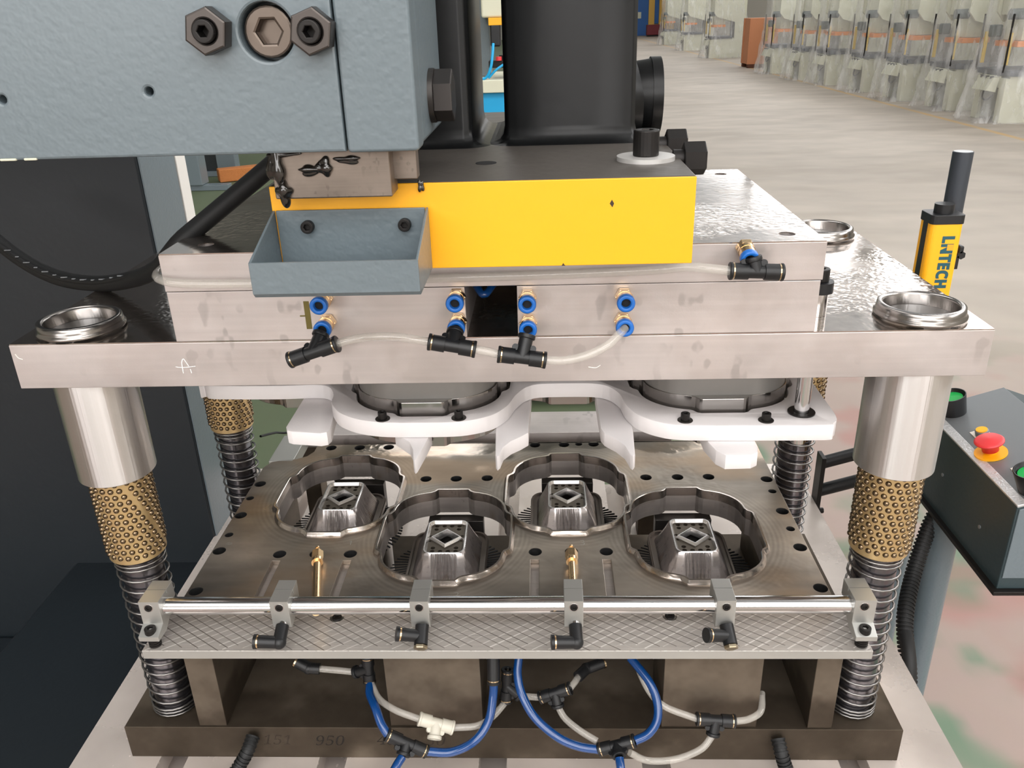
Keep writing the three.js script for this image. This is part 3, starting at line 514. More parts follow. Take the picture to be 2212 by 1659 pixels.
// ---------------------------------------------------------------- apron, rail, clamps
{
  const W = 2048, H = 256, cv = document.createElement('canvas'); cv.width = W; cv.height = H; const g = cv.getContext('2d');
  const bc = document.createElement('canvas'); bc.width = W; bc.height = H; const b = bc.getContext('2d');
  g.fillStyle = '#c9c2bb'; g.fillRect(0, 0, W, H); b.fillStyle = '#808080'; b.fillRect(0, 0, W, H);
  for (let i = 0; i < 2600; i++) { const v = 120 + rnd() * 70 | 0; g.fillStyle = `rgba(${v + 35},${v + 31},${v + 26},0.25)`; g.fillRect(rnd() * W, rnd() * H, 20 + rnd() * 160, 1 + rnd() * 1.5); }
  for (let k = -12; k < 60; k++) for (const s of [1, -1]) {
    const x0 = k * 44 + rnd() * 6, dx = s * H * 1.12, bright = s > 0;
    for (const [c, m] of [[g, bright ? `rgba(250,246,240,${0.55 + rnd() * 0.4})` : `rgba(88,80,73,${0.5 + rnd() * 0.3})`], [b, bright ? '#303030' : '#282828']]) {
      c.strokeStyle = m; c.lineWidth = bright ? 2.5 + rnd() * 3 : 3; c.beginPath(); const a = rnd() * 0.15, e = 0.85 + rnd() * 0.15;
      c.moveTo(x0 + dx * a, H * (1 - a)); c.lineTo(x0 + dx * e, H * (1 - e)); c.stroke();
    }
  }
  const tx = new THREE.CanvasTexture(cv), tb = new THREE.CanvasTexture(bc); tx.colorSpace = THREE.SRGBColorSpace;
  for (const q of [tx, tb]) { q.wrapS = q.wrapT = THREE.RepeatWrapping; q.repeat.set(1 / 0.874, 1 / 0.084); q.offset.set(0.5, 0.6); }
  const am = std({ map: tx, bumpMap: tb, bumpScale: 0.0004, metalness: 0.6, roughness: 0.42 });
  const t = thing('apron_plate', 'aluminium front apron plate with criss-cross scratched grooves', 'plate', [0, 0.163, 0.01]);
  part('apron_body', bb(-0.437, 0.4385, 0.1645, 0.1766, -0.0275, 0.0497, 0.0005), M.alu, t);
  part('grooved_top', bb(-0.4365, 0.438, 0.1764, 0.177, -0.0275, 0.0495, 0.0001), am, t, 'cross-hatched top face');
  for (const [x, z] of [[-0.2103, -0.0106], [0.2101, -0.0122]]) {
    part('countersink', [ring(0.0062, 0.0092, 0.17695, 0.1773, 28, 0.0001).translate(x, 0, z)], M.chrome, t);
    part('screw', moved(capScrew(0.0062, 0.002), x, 0.1765, z), M.oxide, t);
  }
}
{
  one('rail_bar', [cyl('x', 0.0108, 0.86, 0.004, 0.2205, 0.0195, 40)], M.chrome, 'polished round steel rail across the front of the die', 'rail');
  const zc = 0.0195, yc = 0.2205;
  const clampProfile = [[-0.008, 0.2375], [0.0095, 0.2375], [0.0095, 0.2325], [0.0105, 0.2325], [0.0105, 0.2375], [0.034, 0.2375], [0.034, 0.2], [0.031, 0.1965], [-0.008, 0.2085]];
  const base = thing('rail_clamp', 'first clamp block from the left on the rail, elbow fitting below it', 'clamp', [-0.265, yc, zc], 'clamp blocks on the rail', true);
  const sh = (pts) => pts.map(([z, y]) => [z - zc, y - yc]);
  part('clamp_block', profX(sh(clampProfile), -0.0113, 0.0226, 0.0005), M.alu, base);
  const sc = part('clamp_screw', moved(turnTo(capScrew(0.0045, 0.002), [0, 0, 1]), 0, 0.008, 0.0138), M.oxide, base);
  part('screw_seat', [ring(0.0046, 0.0058, 0, 0.0006, 24, 0.0001).rotateX(Math.PI / 2).translate(0, 0.008, 0.0142)], M.chrome, sc);
  const lab = ['', 'second clamp block from the left on the rail, straight swivel fitting below it', 'third clamp block from the left on the rail, before the right brass nozzle', 'fourth clamp block from the left on the rail, before the right die opening'];
  [-0.2645, -0.0955, 0.0886, 0.2672].forEach((x, i) => { if (!i) base.position.x = x; else copy(base, [x, yc, zc], null, lab[i]); });
  // elbow fittings under the clamps
  const e = thing('elbow_fitting', 'black elbow fitting under the first rail clamp', 'fitting', [-0.264, 0.2, 0.038], 'black elbow fittings under the rail clamps', true);
  part('elbow_body', [between([0, 0.002, -0.004], [0, -0.0065, 0.0135], 0.0078), new THREE.SphereGeometry(0.0083, 20, 14).translate(0, -0.0075, 0.0145), between([0, -0.0075, 0.0145], [-0.0245, -0.0055, 0.0155], 0.0073, 24, 0.0078)], M.black, e);
  part('metal_ring', [between([-0.0245, -0.0055, 0.0155], [-0.0263, -0.0054, 0.0156], 0.0081)], M.brass, e);
  part('release_collar', [between([-0.0263, -0.0054, 0.0156], [-0.030, -0.0052, 0.0158], 0.0088)], M.black, e);
  part('thread', [between([0, 0.004, -0.008], [0, 0.0015, -0.003], 0.0066)], M.chrome, e);
  copy(e, [0.0905, 0.2, 0.038], 0.05, 'black elbow fitting under the third rail clamp');
  const b = thing('banjo_fitting', 'black swivel fitting with a nickel hexagon under the second rail clamp', 'fitting', [-0.0935, 0.2, 0.038], 'black swivel fittings under the rail clamps', true);
  part('swivel_body', [between([0, 0.003, -0.003], [0, -0.0095, 0.017], 0.0082), between([0, -0.004, 0.008], [-0.0235, 0.0025, 0.012], 0.0072, 24, 0.0078)], M.black, b);
  part('metal_ring', [between([-0.0235, 0.0025, 0.012], [-0.0253, 0.003, 0.0123], 0.0081)], M.brass, b);
  part('release_collar', [between([-0.0253, 0.003, 0.0123], [-0.029, 0.004, 0.013], 0.0088)], M.black, b);
  part('hexagon', moved(turnTo([hexHead(0.0082, 0.005)], [0, -0.53, 0.85]), 0, -0.0095, 0.017), std({ color: 0xb0a48c, metalness: 1, roughness: 0.3 }), b);
  copy(b, [0.269, 0.2, 0.038], 0.1, 'black swivel fitting with a nickel hexagon under the fourth rail clamp');
  // end brackets
  const k = thing('rail_bracket', 'left end bracket holding the rail, with a cap screw in its foot', 'bracket', [-0.4235, 0.2205, zc], 'end brackets of the rail', true);
  const pr = [[-0.008, 0.2375], [0.0095, 0.2375], [0.0095, 0.2325], [0.0105, 0.2325], [0.0105, 0.2375], [0.034, 0.2375], [0.034, 0.2055], [0.051, 0.1985], [0.051, 0.1925], [0.0295, 0.1915], [-0.008, 0.2165]];
  part('bracket_body', profX(sh(pr), -0.0125, 0.025, 0.0005), M.alu, k);
  const s2 = part('clamp_screw', moved(turnTo(capScrew(0.0045, 0.002), [0, 0, 1]), -0.001, 0.008, 0.0138), M.oxide, k);
  part('screw_seat', [ring(0.0046, 0.0058, 0, 0.0006, 24, 0.0001).rotateX(Math.PI / 2).translate(-0.001, 0.008, 0.0142)], M.chrome, s2);
  part('foot_screw', moved(capScrew(0.0068, 0.0095), 0, -0.0235, 0.0235), M.oxide, k);
  part('stud', [0, 1, 2, 3, 4].map((i) => cyl('y', 0.0074, 0.0022, 0.0, -0.0295 - i * 0.003, 0.02)).concat([cyl('y', 0.006, 0.018, 0, -0.0345, 0.02)]), M.oxide, k);
  copy(k, [0.4275, 0.2205, zc], null, 'right end bracket holding the rail, next to the coil spring');
}

// ---------------------------------------------------------------- lower shoe, parallels, blocks
{
  const t = thing('lower_die_shoe', 'lower die shoe, long grimy steel slab with numbers marked on its front', 'die shoe', [0, -0.055, -0.22]);
  part('shoe_body', plate(rect(-0.5215, 0.5205, -0.45, 0), -0.0549, 0.0549, [], 0.0008), M.grime, t);
  const cv = document.createElement('canvas'); cv.width = 1024; cv.height = 128; const g = cv.getContext('2d'); g.clearRect(0, 0, 1024, 128);
  g.fillStyle = 'rgba(28,22,18,0.8)'; g.font = 'italic 92px serif'; g.textBaseline = 'middle';
  g.fillText('950', 330, 66); g.fillText('45', 650, 60); g.fillStyle = 'rgba(28,22,18,0.32)'; g.fillText('151', 60, 62); g.fillText('50', 900, 64);
  const tx = new THREE.CanvasTexture(cv); tx.colorSpace = THREE.SRGBColorSpace;
  part('marker_numbers', new THREE.PlaneGeometry(0.272, 0.034).translate(-0.215, -0.0225, 0.0003), std({ map: tx, transparent: true, roughness: 0.8 }), t, 'numbers written in dark marker', true);
  const m2 = std({ map: rep(grimeMap, 0.3), color: 0xd2cbc3, metalness: 0.7, roughness: 0.5 });
  const a = thing('parallel_block', 'left upright steel parallel between the lower shoe and the die plate', 'parallel', [-0.4, 0, -0.2], 'upright parallels');
  part('parallel_body', bb(-0.4175, -0.3795, 0.0003, 0.1545, -0.41, -0.002, 0.001), m2, a);
  const b = thing('parallel_block', 'right upright steel parallel between the lower shoe and the die plate', 'parallel', [0.41, 0, -0.2], 'upright parallels');
  part('parallel_body', bb(0.3965, 0.4285, 0.0003, 0.1545, -0.41, -0.002, 0.001), m2, b);
  for (const [x, w] of [[-0.0945, 'under the front left die opening'], [0.267, 'under the front right die opening']]) {
    const c = thing('pedestal_block', `large grey steel block standing on the lower shoe ${w}`, 'block', [x, 0, -0.05]);
    part('block_body', bb(x - 0.0615, x + 0.0635, 0.0003, 0.128, -0.094, -0.003, 0.001), m2, c);
    part('top_plate', bb(x - 0.078, x + 0.085, 0.1285, 0.14, -0.094, -0.012, 0.001), M.darkSteel, c);
  }
  for (const [x, w] of [[-0.265, 'left'], [0.089, 'right']]) {
    const c = thing('rear_pedestal', `${w} round grey pedestal on the lower shoe under a rear die opening`, 'block', [x, 0, -0.13]);
    part('block_body', creased(plate(rrect(0.07, 0.02, 0.012, 6, x, -0.185), 0.06, 0.055, [], 0.001)), m2, c);
    part('foot', bb(x - 0.03, x + 0.03, 0.0003, 0.06, -0.205, -0.18, 0.001), M.darkSteel, c);
  }
  // rear frame bar
  const r = thing('rear_bar', 'pale steel bar running behind the die plate', 'bar', [-0.1, 0.15, -0.54]);
  part('cross_bar', bb(-0.41, 0.28, 0.165, 0.19, -0.575, -0.49, 0.001), M.steel, r);
  part('side_arm', bb(-0.414, -0.372, 0.168, 0.19, -0.49, -0.395, 0.001), M.alu, r);
  for (const x of [-0.4, 0.23]) part('leg', bb(x, x + 0.03, -0.055, 0.165, -0.56, -0.52, 0.001), M.grime, r);
}

// ---------------------------------------------------------------- pneumatic fittings and tubes
{
  const f = thing('push_fitting', '', 'fitting', [0, 0, 0], 'brass push fittings with blue rings on the riser blocks', true);
  part('brass_hex', turnTo([hexHead(0.0095, 0.0075), cyl('y', 0.0062, 0.012, 0, 0.004, 0), cyl('y', 0.0085, 0.005, 0, 0.01, 0)], [0, 0, 1]), M.brass, f);
  const body = part('brass_sleeve', turnTo([cyl('y', 0.0082, 0.013, 0, 0.0165, 0)], [0, 0, 1]), M.brass, f);
  part('blue_ring', turnTo([ring(0.0046, 0.0092, 0.021, 0.0285, 32, 0.0012)], [0, 0, 1]), M.blue, f);
  part('bore', turnTo([cyl('y', 0.0047, 0.002, 0, 0.0225, 0)], [0, 0, 1]), M.dark, f);
  const spots = [[-0.171, 0.6052, 'upper fitting with blue ring, far left, below the oil tray'], [-0.0318, 0.605, 'upper fitting with blue ring, just left of the dark gap'], [0.0415, 0.6027, 'upper fitting with blue ring, just right of the dark gap'], [0.141, 0.6022, 'upper fitting with blue ring, far right on the right riser'],
    [-0.1705, 0.5792, 'lower fitting with blue ring, far left, feeding the first black tee'], [-0.032, 0.578, 'lower fitting with blue ring, left of the gap, feeding the second tee'], [0.0418, 0.5755, 'lower fitting with blue ring, right of the gap, feeding the third tee'], [0.1405, 0.5758, 'lower fitting with blue ring, far right, end of the clear tube']];
  spots.forEach(([x, y, l], i) => { if (!i) { f.position.set(x, y, 0); f.userData.label = l; } else copy(f, [x, y, 0], null, l); });
  copy(f, [0.2605, 0.6515, 0.0], null, 'fitting with blue ring on the mounting plate, above its black tee').rotation.x = 0.25;

  // T pieces: run from a to b, branch towards c
  function tee(a, b, c, mat, name, label, group, R = 0.0082) {
    const A = V(a), B = V(b), mid = A.clone().add(B).multiplyScalar(0.5), o = thing(name, label, 'fitting', mid.toArray(), group);
    const d = B.clone().sub(A).normalize(), P = (s) => mid.clone().add(d.clone().multiplyScalar(s)).toArray(), h = A.distanceTo(B) / 2;
    const e = V(c).sub(mid), le = e.length(); e.normalize(); const Q = (s) => mid.clone().add(e.clone().multiplyScalar(s)).toArray();
    const n = d.clone().cross(e).normalize();
    part('tee_body', [between(P(-h + 0.0045), P(-h * 0.3), R), between(P(h * 0.3), P(h - 0.0045), R), between(P(-h * 0.45), P(h * 0.45), R * 0.82), between(Q(0), Q(le - 0.0045), R * 0.86), ...[-1, 1].map((s) => { const w = V(P(s * h * 0.36)).add(e.clone().multiplyScalar(R * 1.15)); return between(w.clone().sub(n.clone().multiplyScalar(0.003)).toArray(), w.clone().add(n.clone().multiplyScalar(0.003)).toArray(), 0.0034, 14); })], mat, o);
    const nickel = mat === M.black ? M.ringMetal : mat;
    part('metal_ring', [between(P(-h + 0.0045), P(-h + 0.0032), R * 1.03)], nickel, o); part('metal_ring', [between(P(h - 0.0032), P(h - 0.0045), R * 1.03)], nickel, o);
    const col = (x, y) => ring(0.0042, R * 1.08, 0, V(x).distanceTo(V(y)), 24, 0.0006);
    const put = (x, y) => turnTo([col(x, y)], V(y).sub(V(x)).toArray()).map((k) => k.translate(...x));
    part('release_collar', put(P(-h + 0.0032), P(-h)), mat, o); part('release_collar', put(P(h - 0.0032), P(h)), mat, o); part('release_collar', put(Q(le - 0.0045), Q(le)), mat, o);
    return o;
  }
  M.ringMetal = std({ color: 0xc6b292, metalness: 1, roughness: 0.2 });
  const G = 'black tee fittings';
  tee([-0.2015, 0.5557, 0.05], [-0.1495, 0.573, 0.05], [-0.1695, 0.5785, 0.034], M.black, 'tee_fitting', 'black tee fitting hanging leftmost in front of the upper shoe', G);
  tee([-0.058, 0.5735, 0.05], [-0.0104, 0.5642, 0.05], [-0.032, 0.5785, 0.033], M.black, 'tee_fitting', 'black tee fitting left of the dark gap, second of the upper row', G);
  tee([0.0113, 0.5588, 0.05], [0.0601, 0.5515, 0.05], [0.0412, 0.575, 0.038], M.black, 'tee_fitting', 'black tee fitting below the dark gap, third of the upper row', G);
  tee([0.2402, 0.635, 0.03], [0.2929, 0.6326, 0.03], [0.2625, 0.648, 0.027], M.black, 'tee_fitting', 'black tee fitting at the right end of the mounting plate', G);
  tee([-0.149, 0.042, 0.05], [-0.099, 0.014, 0.052], [-0.128, 0.020, 0.064], M.black, 'tee_fitting', 'black tee fitting low at left where three blue tubes meet', G);
  tee([0.119, 0.017, 0.05], [0.165, 0.033, 0.05], [0.144, 0.0225, 0.066], M.black, 'tee_fitting', 'black tee fitting low in the middle where three blue tubes meet', G);
  tee([0.045, 0.048, -0.006], [0.086, 0.065, -0.006], [0.069, 0.040, 0.002], M.black, 'tee_fitting', 'black tee fitting in the shade under the centre of the apron', G);
  tee([0.245, 0.041, 0.022], [0.295, 0.037, 0.022], [0.266, 0.021, 0.030], M.black, 'tee_fitting', 'black tee fitting in front of the right pedestal block', G);
  tee([-0.183, 0.098, -0.03], [-0.182, 0.060, -0.02], [-0.203, 0.069, -0.03], M.black, 'tee_fitting', 'upright black tee fitting beside the left pedestal block', G);
  tee([0.004, 0.084, -0.02], [0.000, 0.039, -0.008], [0.020, 0.048, -0.009], M.black, 'tee_fitting', 'upright black tee fitting right of the left pedestal block', G);
  tee([-0.110, 0.048, 0.03], [-0.066, 0.032, 0.03], [-0.0895, 0.029, 0.046], M.whiteFit, 'tee_fitting', 'grey white tee fitting in front of the left pedestal block', 'pale tee fittings', 0.0085);
  const up = thing('straight_fitting', 'black straight fitting on the blue tube right of the left pedestal', 'fitting', [-0.013, 0.09, 0.005]);
  part('fitting_body', [between([-0.013, 0.094, 0.009], [-0.013, 0.135, -0.008], 0.0082)], M.black, up); part('metal_ring', [between([-0.013, 0.0925, 0.0096], [-0.013, 0.094, 0.009], 0.0084)], M.ringMetal, up); part('release_collar', [between([-0.013, 0.089, 0.0108], [-0.013, 0.0925, 0.0096], 0.0088)], M.black, up);
  const el = thing('elbow_fitting', 'small black elbow fitting under the apron, left of the left pedestal', 'fitting', [-0.262, 0.075, -0.03]);
  part('elbow_body', [between([-0.25, 0.0748, -0.03], [-0.265, 0.076, -0.03], 0.0075), between([-0.265, 0.076, -0.03], [-0.281, 0.083, -0.034], 0.0078), new THREE.SphereGeometry(0.0082, 18, 12).translate(-0.265, 0.076, -0.03)], M.black, el);
  part('metal_ring', [between([-0.281, 0.083, -0.034], [-0.283, 0.0839, -0.0345], 0.0082)], M.ringMetal, el);
  const e2 = thing('elbow_fitting', 'black elbow fitting in the dark under the apron, right of centre', 'fitting', [0.112, 0.06, -0.05]);
  part('elbow_body', [between([0.096, 0.066, -0.025], [0.108, 0.066, -0.04], 0.0075), between([0.108, 0.066, -0.04], [0.13, 0.067, -0.05], 0.0075), new THREE.SphereGeometry(0.008, 18, 12).translate(0.108, 0.066, -0.04)], M.black, e2);
  part('metal_ring', [between([0.13, 0.067, -0.05], [0.132, 0.0671, -0.051], 0.0081)], M.ringMetal, e2);

  const clear = (pts, label, r = 0.0044) => one('clear_tube', [tube(pts, r, 70, 24)], M.clear, label, 'tube', undefined);
  const blue = (pts, label) => one('blue_tube', [tube(pts, 0.0056, 44, 12)], M.blueTube, label, 'tube');
  clear([[-0.150, 0.573, 0.05], [-0.135, 0.577, 0.05], [-0.116, 0.5795, 0.05], [-0.088, 0.579, 0.05], [-0.057, 0.5733, 0.05]], 'clear tube arching from the first to the second upper tee');
  clear([[-0.0115, 0.5645, 0.05], [0.0005, 0.562, 0.05], [0.0125, 0.5587, 0.05]], 'short clear tube between the second and third upper tees');
  clear([[0.059, 0.5516, 0.05], [0.080, 0.5515, 0.051], [0.102, 0.5565, 0.05], [0.122, 0.565, 0.045], [0.134, 0.573, 0.036], [0.1405, 0.5757, 0.026]], 'clear tube curving from the third tee up to the last fitting');
  clear([[0.242, 0.635, 0.03], [0.222, 0.6365, 0.026], [0.199, 0.637, 0.02], [0.164, 0.632, 0.012], [0.071, 0.628, 0.007], [-0.05, 0.6265, 0.007], [-0.167, 0.625, 0.007], [-0.244, 0.6245, 0.007], [-0.311, 0.626, 0.008], [-0.336, 0.629, 0.006], [-0.349, 0.631, -0.008], [-0.352, 0.632, -0.04]], 'long clear tube along the front of the mounting plate behind the oil tray', 0.0048);
  blue([[-0.181, 0.062, -0.018], [-0.178, 0.060, 0.0], [-0.166, 0.06, 0.024], [-0.157, 0.0505, 0.04], [-0.147, 0.0405, 0.05]], 'blue tube dropping from the left upright tee to the low left tee');
  blue([[-0.101, 0.015, 0.052], [-0.068, 0.012, 0.05], [-0.038, 0.026, 0.045], [-0.020, 0.046, 0.03], [-0.014, 0.074, 0.015], [-0.013, 0.093, 0.01], [-0.013, 0.112, 0.0]], 'blue tube swinging from the low left tee up past the left pedestal');
  blue([[-0.1285, 0.0195, 0.065], [-0.135, 0.016, 0.078], [-0.142, 0.005, 0.09], [-0.146, -0.02, 0.098], [-0.148, -0.049, 0.12]], 'blue tube running out below the low left tee');
  blue([[0.022, 0.125, -0.03], [0.0185, 0.105, -0.012], [0.0175, 0.091, 0.0], [0.023, 0.074, 0.015], [0.039, 0.051, 0.03], [0.068, 0.033, 0.045], [0.094, 0.023, 0.05], [0.120, 0.0175, 0.05]], 'blue tube curving down from the apron to the low middle tee');
  blue([[0.164, 0.0325, 0.05], [0.182, 0.036, 0.042], [0.194, 0.046, 0.03], [0.196, 0.060, 0.014], [0.187, 0.078, -0.004], [0.165, 0.094, -0.03]], 'blue tube curving up right of the low middle tee');
  blue([[0.144, 0.0222, 0.067], [0.145, 0.017, 0.078], [0.147, 0.004, 0.09], [0.148, -0.02, 0.098], [0.148, -0.049, 0.12]], 'blue tube running out below the low middle tee');
  clear([[-0.181, 0.064, -0.02], [-0.166, 0.054, 0.002], [-0.141, 0.052, 0.02], [-0.109, 0.047, 0.03]], 'clear tube from the upright tee to the grey white tee');
  clear([[-0.067, 0.0325, 0.03], [-0.036, 0.031, 0.025], [-0.016, 0.034, 0.012], [-0.001, 0.041, -0.004]], 'clear tube right of the grey white tee');
  clear([[0.018, 0.048, -0.009], [0.032, 0.048, -0.008], [0.047, 0.0485, -0.006]], 'short clear tube joining two tees under the centre');
  clear([[0.069, 0.041, 0.002], [0.078, 0.033, 0.014], [0.096, 0.027, 0.028], [0.118, 0.021, 0.04]], 'clear tube sloping down from the centre tee');
  clear([[0.171, 0.089, -0.03], [0.186, 0.068, 0.0], [0.206, 0.052, 0.012], [0.246, 0.041, 0.022]], 'clear tube coming down to the right tee');
  clear([[0.294, 0.037, 0.022], [0.314, 0.036, 0.017], [0.331, 0.039, 0.006], [0.338, 0.044, -0.02]], 'clear tube bending back right of the right tee');
  clear([[0.266, 0.0215, 0.03], [0.25, 0.008, 0.04], [0.218, -0.003, 0.046], [0.182, 0.0, 0.051], [0.158, 0.018, 0.055]], 'clear tube looping low between the right and middle tees');
  clear([[-0.202, 0.069, -0.03], [-0.226, 0.072, -0.03], [-0.251, 0.0748, -0.03]], 'short clear tube at left under the apron');
  clear([[0.085, 0.0645, -0.006], [0.092, 0.066, -0.016], [0.097, 0.066, -0.026]], 'short clear tube beside the right dark elbow');

  const corr = (pts, r, label, name = 'corrugated_hose') => {      // ribbed conduit
    const c = new THREE.CatmullRomCurve3(pts.map(V)), L = c.getLength(), n = Math.round(L / (r * 0.55)), o = [tube(pts, r * 0.88, 50, 12)];
    for (let i = 0; i <= n; i++) { const u = i / n, p = c.getPointAt(u), d = c.getTangentAt(u); o.push(turnTo(T(new THREE.CylinderGeometry(r, r, r * 0.26, 14)), d.toArray()).translate(p.x, p.y, p.z)); }
    return one(name, o, M.rubber, label, 'hose');
  };
  corr([[-0.344, -0.012, 0.006], [-0.347, -0.02, 0.022], [-0.358, -0.036, 0.034], [-0.37, -0.0445, 0.06], [-0.378, -0.0445, 0.14]], 0.0095, 'black hose leaving the front of the lower shoe at left');
  corr([[0.358, -0.012, 0.006], [0.36, -0.022, 0.02], [0.366, -0.04, 0.03], [0.372, -0.0445, 0.06], [0.378, -0.0445, 0.14]], 0.0095, 'black corrugated hose leaving the front of the lower shoe at right');
  one('thick_cable', [tube([[-0.19, 0.765, -0.11], [-0.238, 0.728, -0.1], [-0.280, 0.698, -0.095], [-0.322, 0.668, -0.085], [-0.345, 0.651, -0.075], [-0.366, 0.632, -0.08], [-0.39, 0.613, -0.1], [-0.448, 0.586, -0.15], [-0.525, 0.566, -0.2], [-0.609, 0.562, -0.25], [-0.69, 0.58, -0.3], [-0.78, 0.63, -0.35]], 0.0105, 70, 12)], M.rubber, 'thick black cable sagging from the press frame over the plate corner', 'cable');
  { const c = new THREE.CatmullRomCurve3([[-0.448, 0.591, -0.143], [-0.525, 0.571, -0.19], [-0.609, 0.567, -0.24], [-0.69, 0.586, -0.29], [-0.78, 0.636, -0.34]].map(V)), o = [];
    for (let i = 0; i < 17; i++) { const p = c.getPointAt(0.05 + i / 17 * 0.95); o.push(bx(0.009 - 0.004 * (i % 2), 0.0016, 0.002, p.x, p.y + 0.0035, p.z + 0.002, 0.0005).rotateX(0)); }
    const sw = one('wrapped_cable', [tube([[-0.78, 0.636, -0.34], [-0.69, 0.586, -0.29], [-0.609, 0.567, -0.24], [-0.525, 0.571, -0.19], [-0.448, 0.591, -0.143]], 0.0035, 40, 8)], M.rubber, 'thin cable with pale wrap flakes lying along the thick black cable', 'cable'); part('wrap_flakes', o, M.panelGrey, sw).userData.kind = 'stuff'; }
  one('thin_cable', [tube([[-0.43, 0.225, -0.42], [-0.42, 0.19, -0.5], [-0.4, 0.1, -0.62], [-0.42, -0.3, -0.9], [-0.45, -0.74, -1.1]], 0.0022, 40, 6)], M.rubber, 'thin black cable dropping behind the rear left ball cage', 'cable');
}

// ---------------------------------------------------------------- light curtain, control box
{
  const t = thing('light_curtain', 'yellow light curtain bar with blue lettering and a black cap', 'light curtain', [0.61, FLOOR, -0.335]);
  const cx = 0.609, cz = -0.335, w = 0.0435, d = 0.04, top = 0.592;
  part('yellow_body', [plate(rrect(w / 2, d / 2, 0.007, 5, cx, cz), 0.1, top - 0.1)], M.yellow, t);
  part('black_window', bb(cx - w / 2 - 0.0008, cx - w / 2 + 0.002, 0.1, top, cz - 0.006, cz + 0.008, 0.0006), M.black, t);
  part('end_cap', [plate(rrect(w / 2 + 0.001, d / 2 + 0.001, 0.007, 5, cx, cz), top, 0.0125, [], 0.0008)], M.black, t);
  part('cap_knob', cyl('y', 0.0128, 0.012, cx, top + 0.0185, cz, 32), M.black, t);
  part('bracket', [bx(0.008, 0.02, 0.012, cx + w / 2 + 0.004, 0.535, cz + 0.002, 0.001), bx(0.007, 0.012, 0.012, cx + w / 2 + 0.009, 0.552, cz + 0.002, 0.002), cyl('z', 0.006, 0.012, cx + w / 2 + 0.01, 0.545, cz + 0.002, 6)], M.black, t);
  part('support_foot', [bb(cx - 0.015, cx + 0.015, FLOOR + 0.001, 0.1, cz - 0.012, cz + 0.012, 0.002)], M.slate, t);
  const cv = document.createElement('canvas'); cv.width = 512; cv.height = 128; const g = cv.getContext('2d'); g.clearRect(0, 0, 512, 128);
  g.fillStyle = '#17505c'; g.font = 'bold 122px sans-serif'; g.textBaseline = 'middle'; g.textAlign = 'left';
  const word = 'LNTECH', wd = g.measureText(word).width; g.save(); g.scale(500 / wd, 1); g.strokeStyle = '#17505c'; g.lineWidth = 9; g.lineJoin = 'miter'; g.strokeText(word, 4, 66); g.fillText(word, 4, 66); g.restore(); g.fillStyle = '#f2a21f'; g.fillRect(88, 16, 52, 48);
  const tx = new THREE.CanvasTexture(cv); tx.colorSpace = THREE.SRGBColorSpace;
  part('lettering', new THREE.PlaneGeometry(0.078, 0.0225).rotateZ(-Math.PI / 2).translate(cx + 0.004, 0.5385, cz + d / 2 + 0.0003), std({ map: tx, transparent: true, roughness: 0.5 }), t, 'dark blue letters LNTECH reading downwards', true);
  const r = thing('support_pole', 'black round pole standing behind the yellow light curtain', 'pole', [0.665, FLOOR, -0.41]);
  part('tube', [cyl('y', 0.0137, 0.675 - FLOOR, 0.652, (0.675 + FLOOR) / 2, -0.4, 32)], std({ color: 0x3a3f46, roughness: 0.5, metalness: 0.3 }), r);
  part('end_face', cyl('y', 0.0125, 0.0008, 0.652, 0.6753, -0.4, 32), M.panelGrey, r);
}
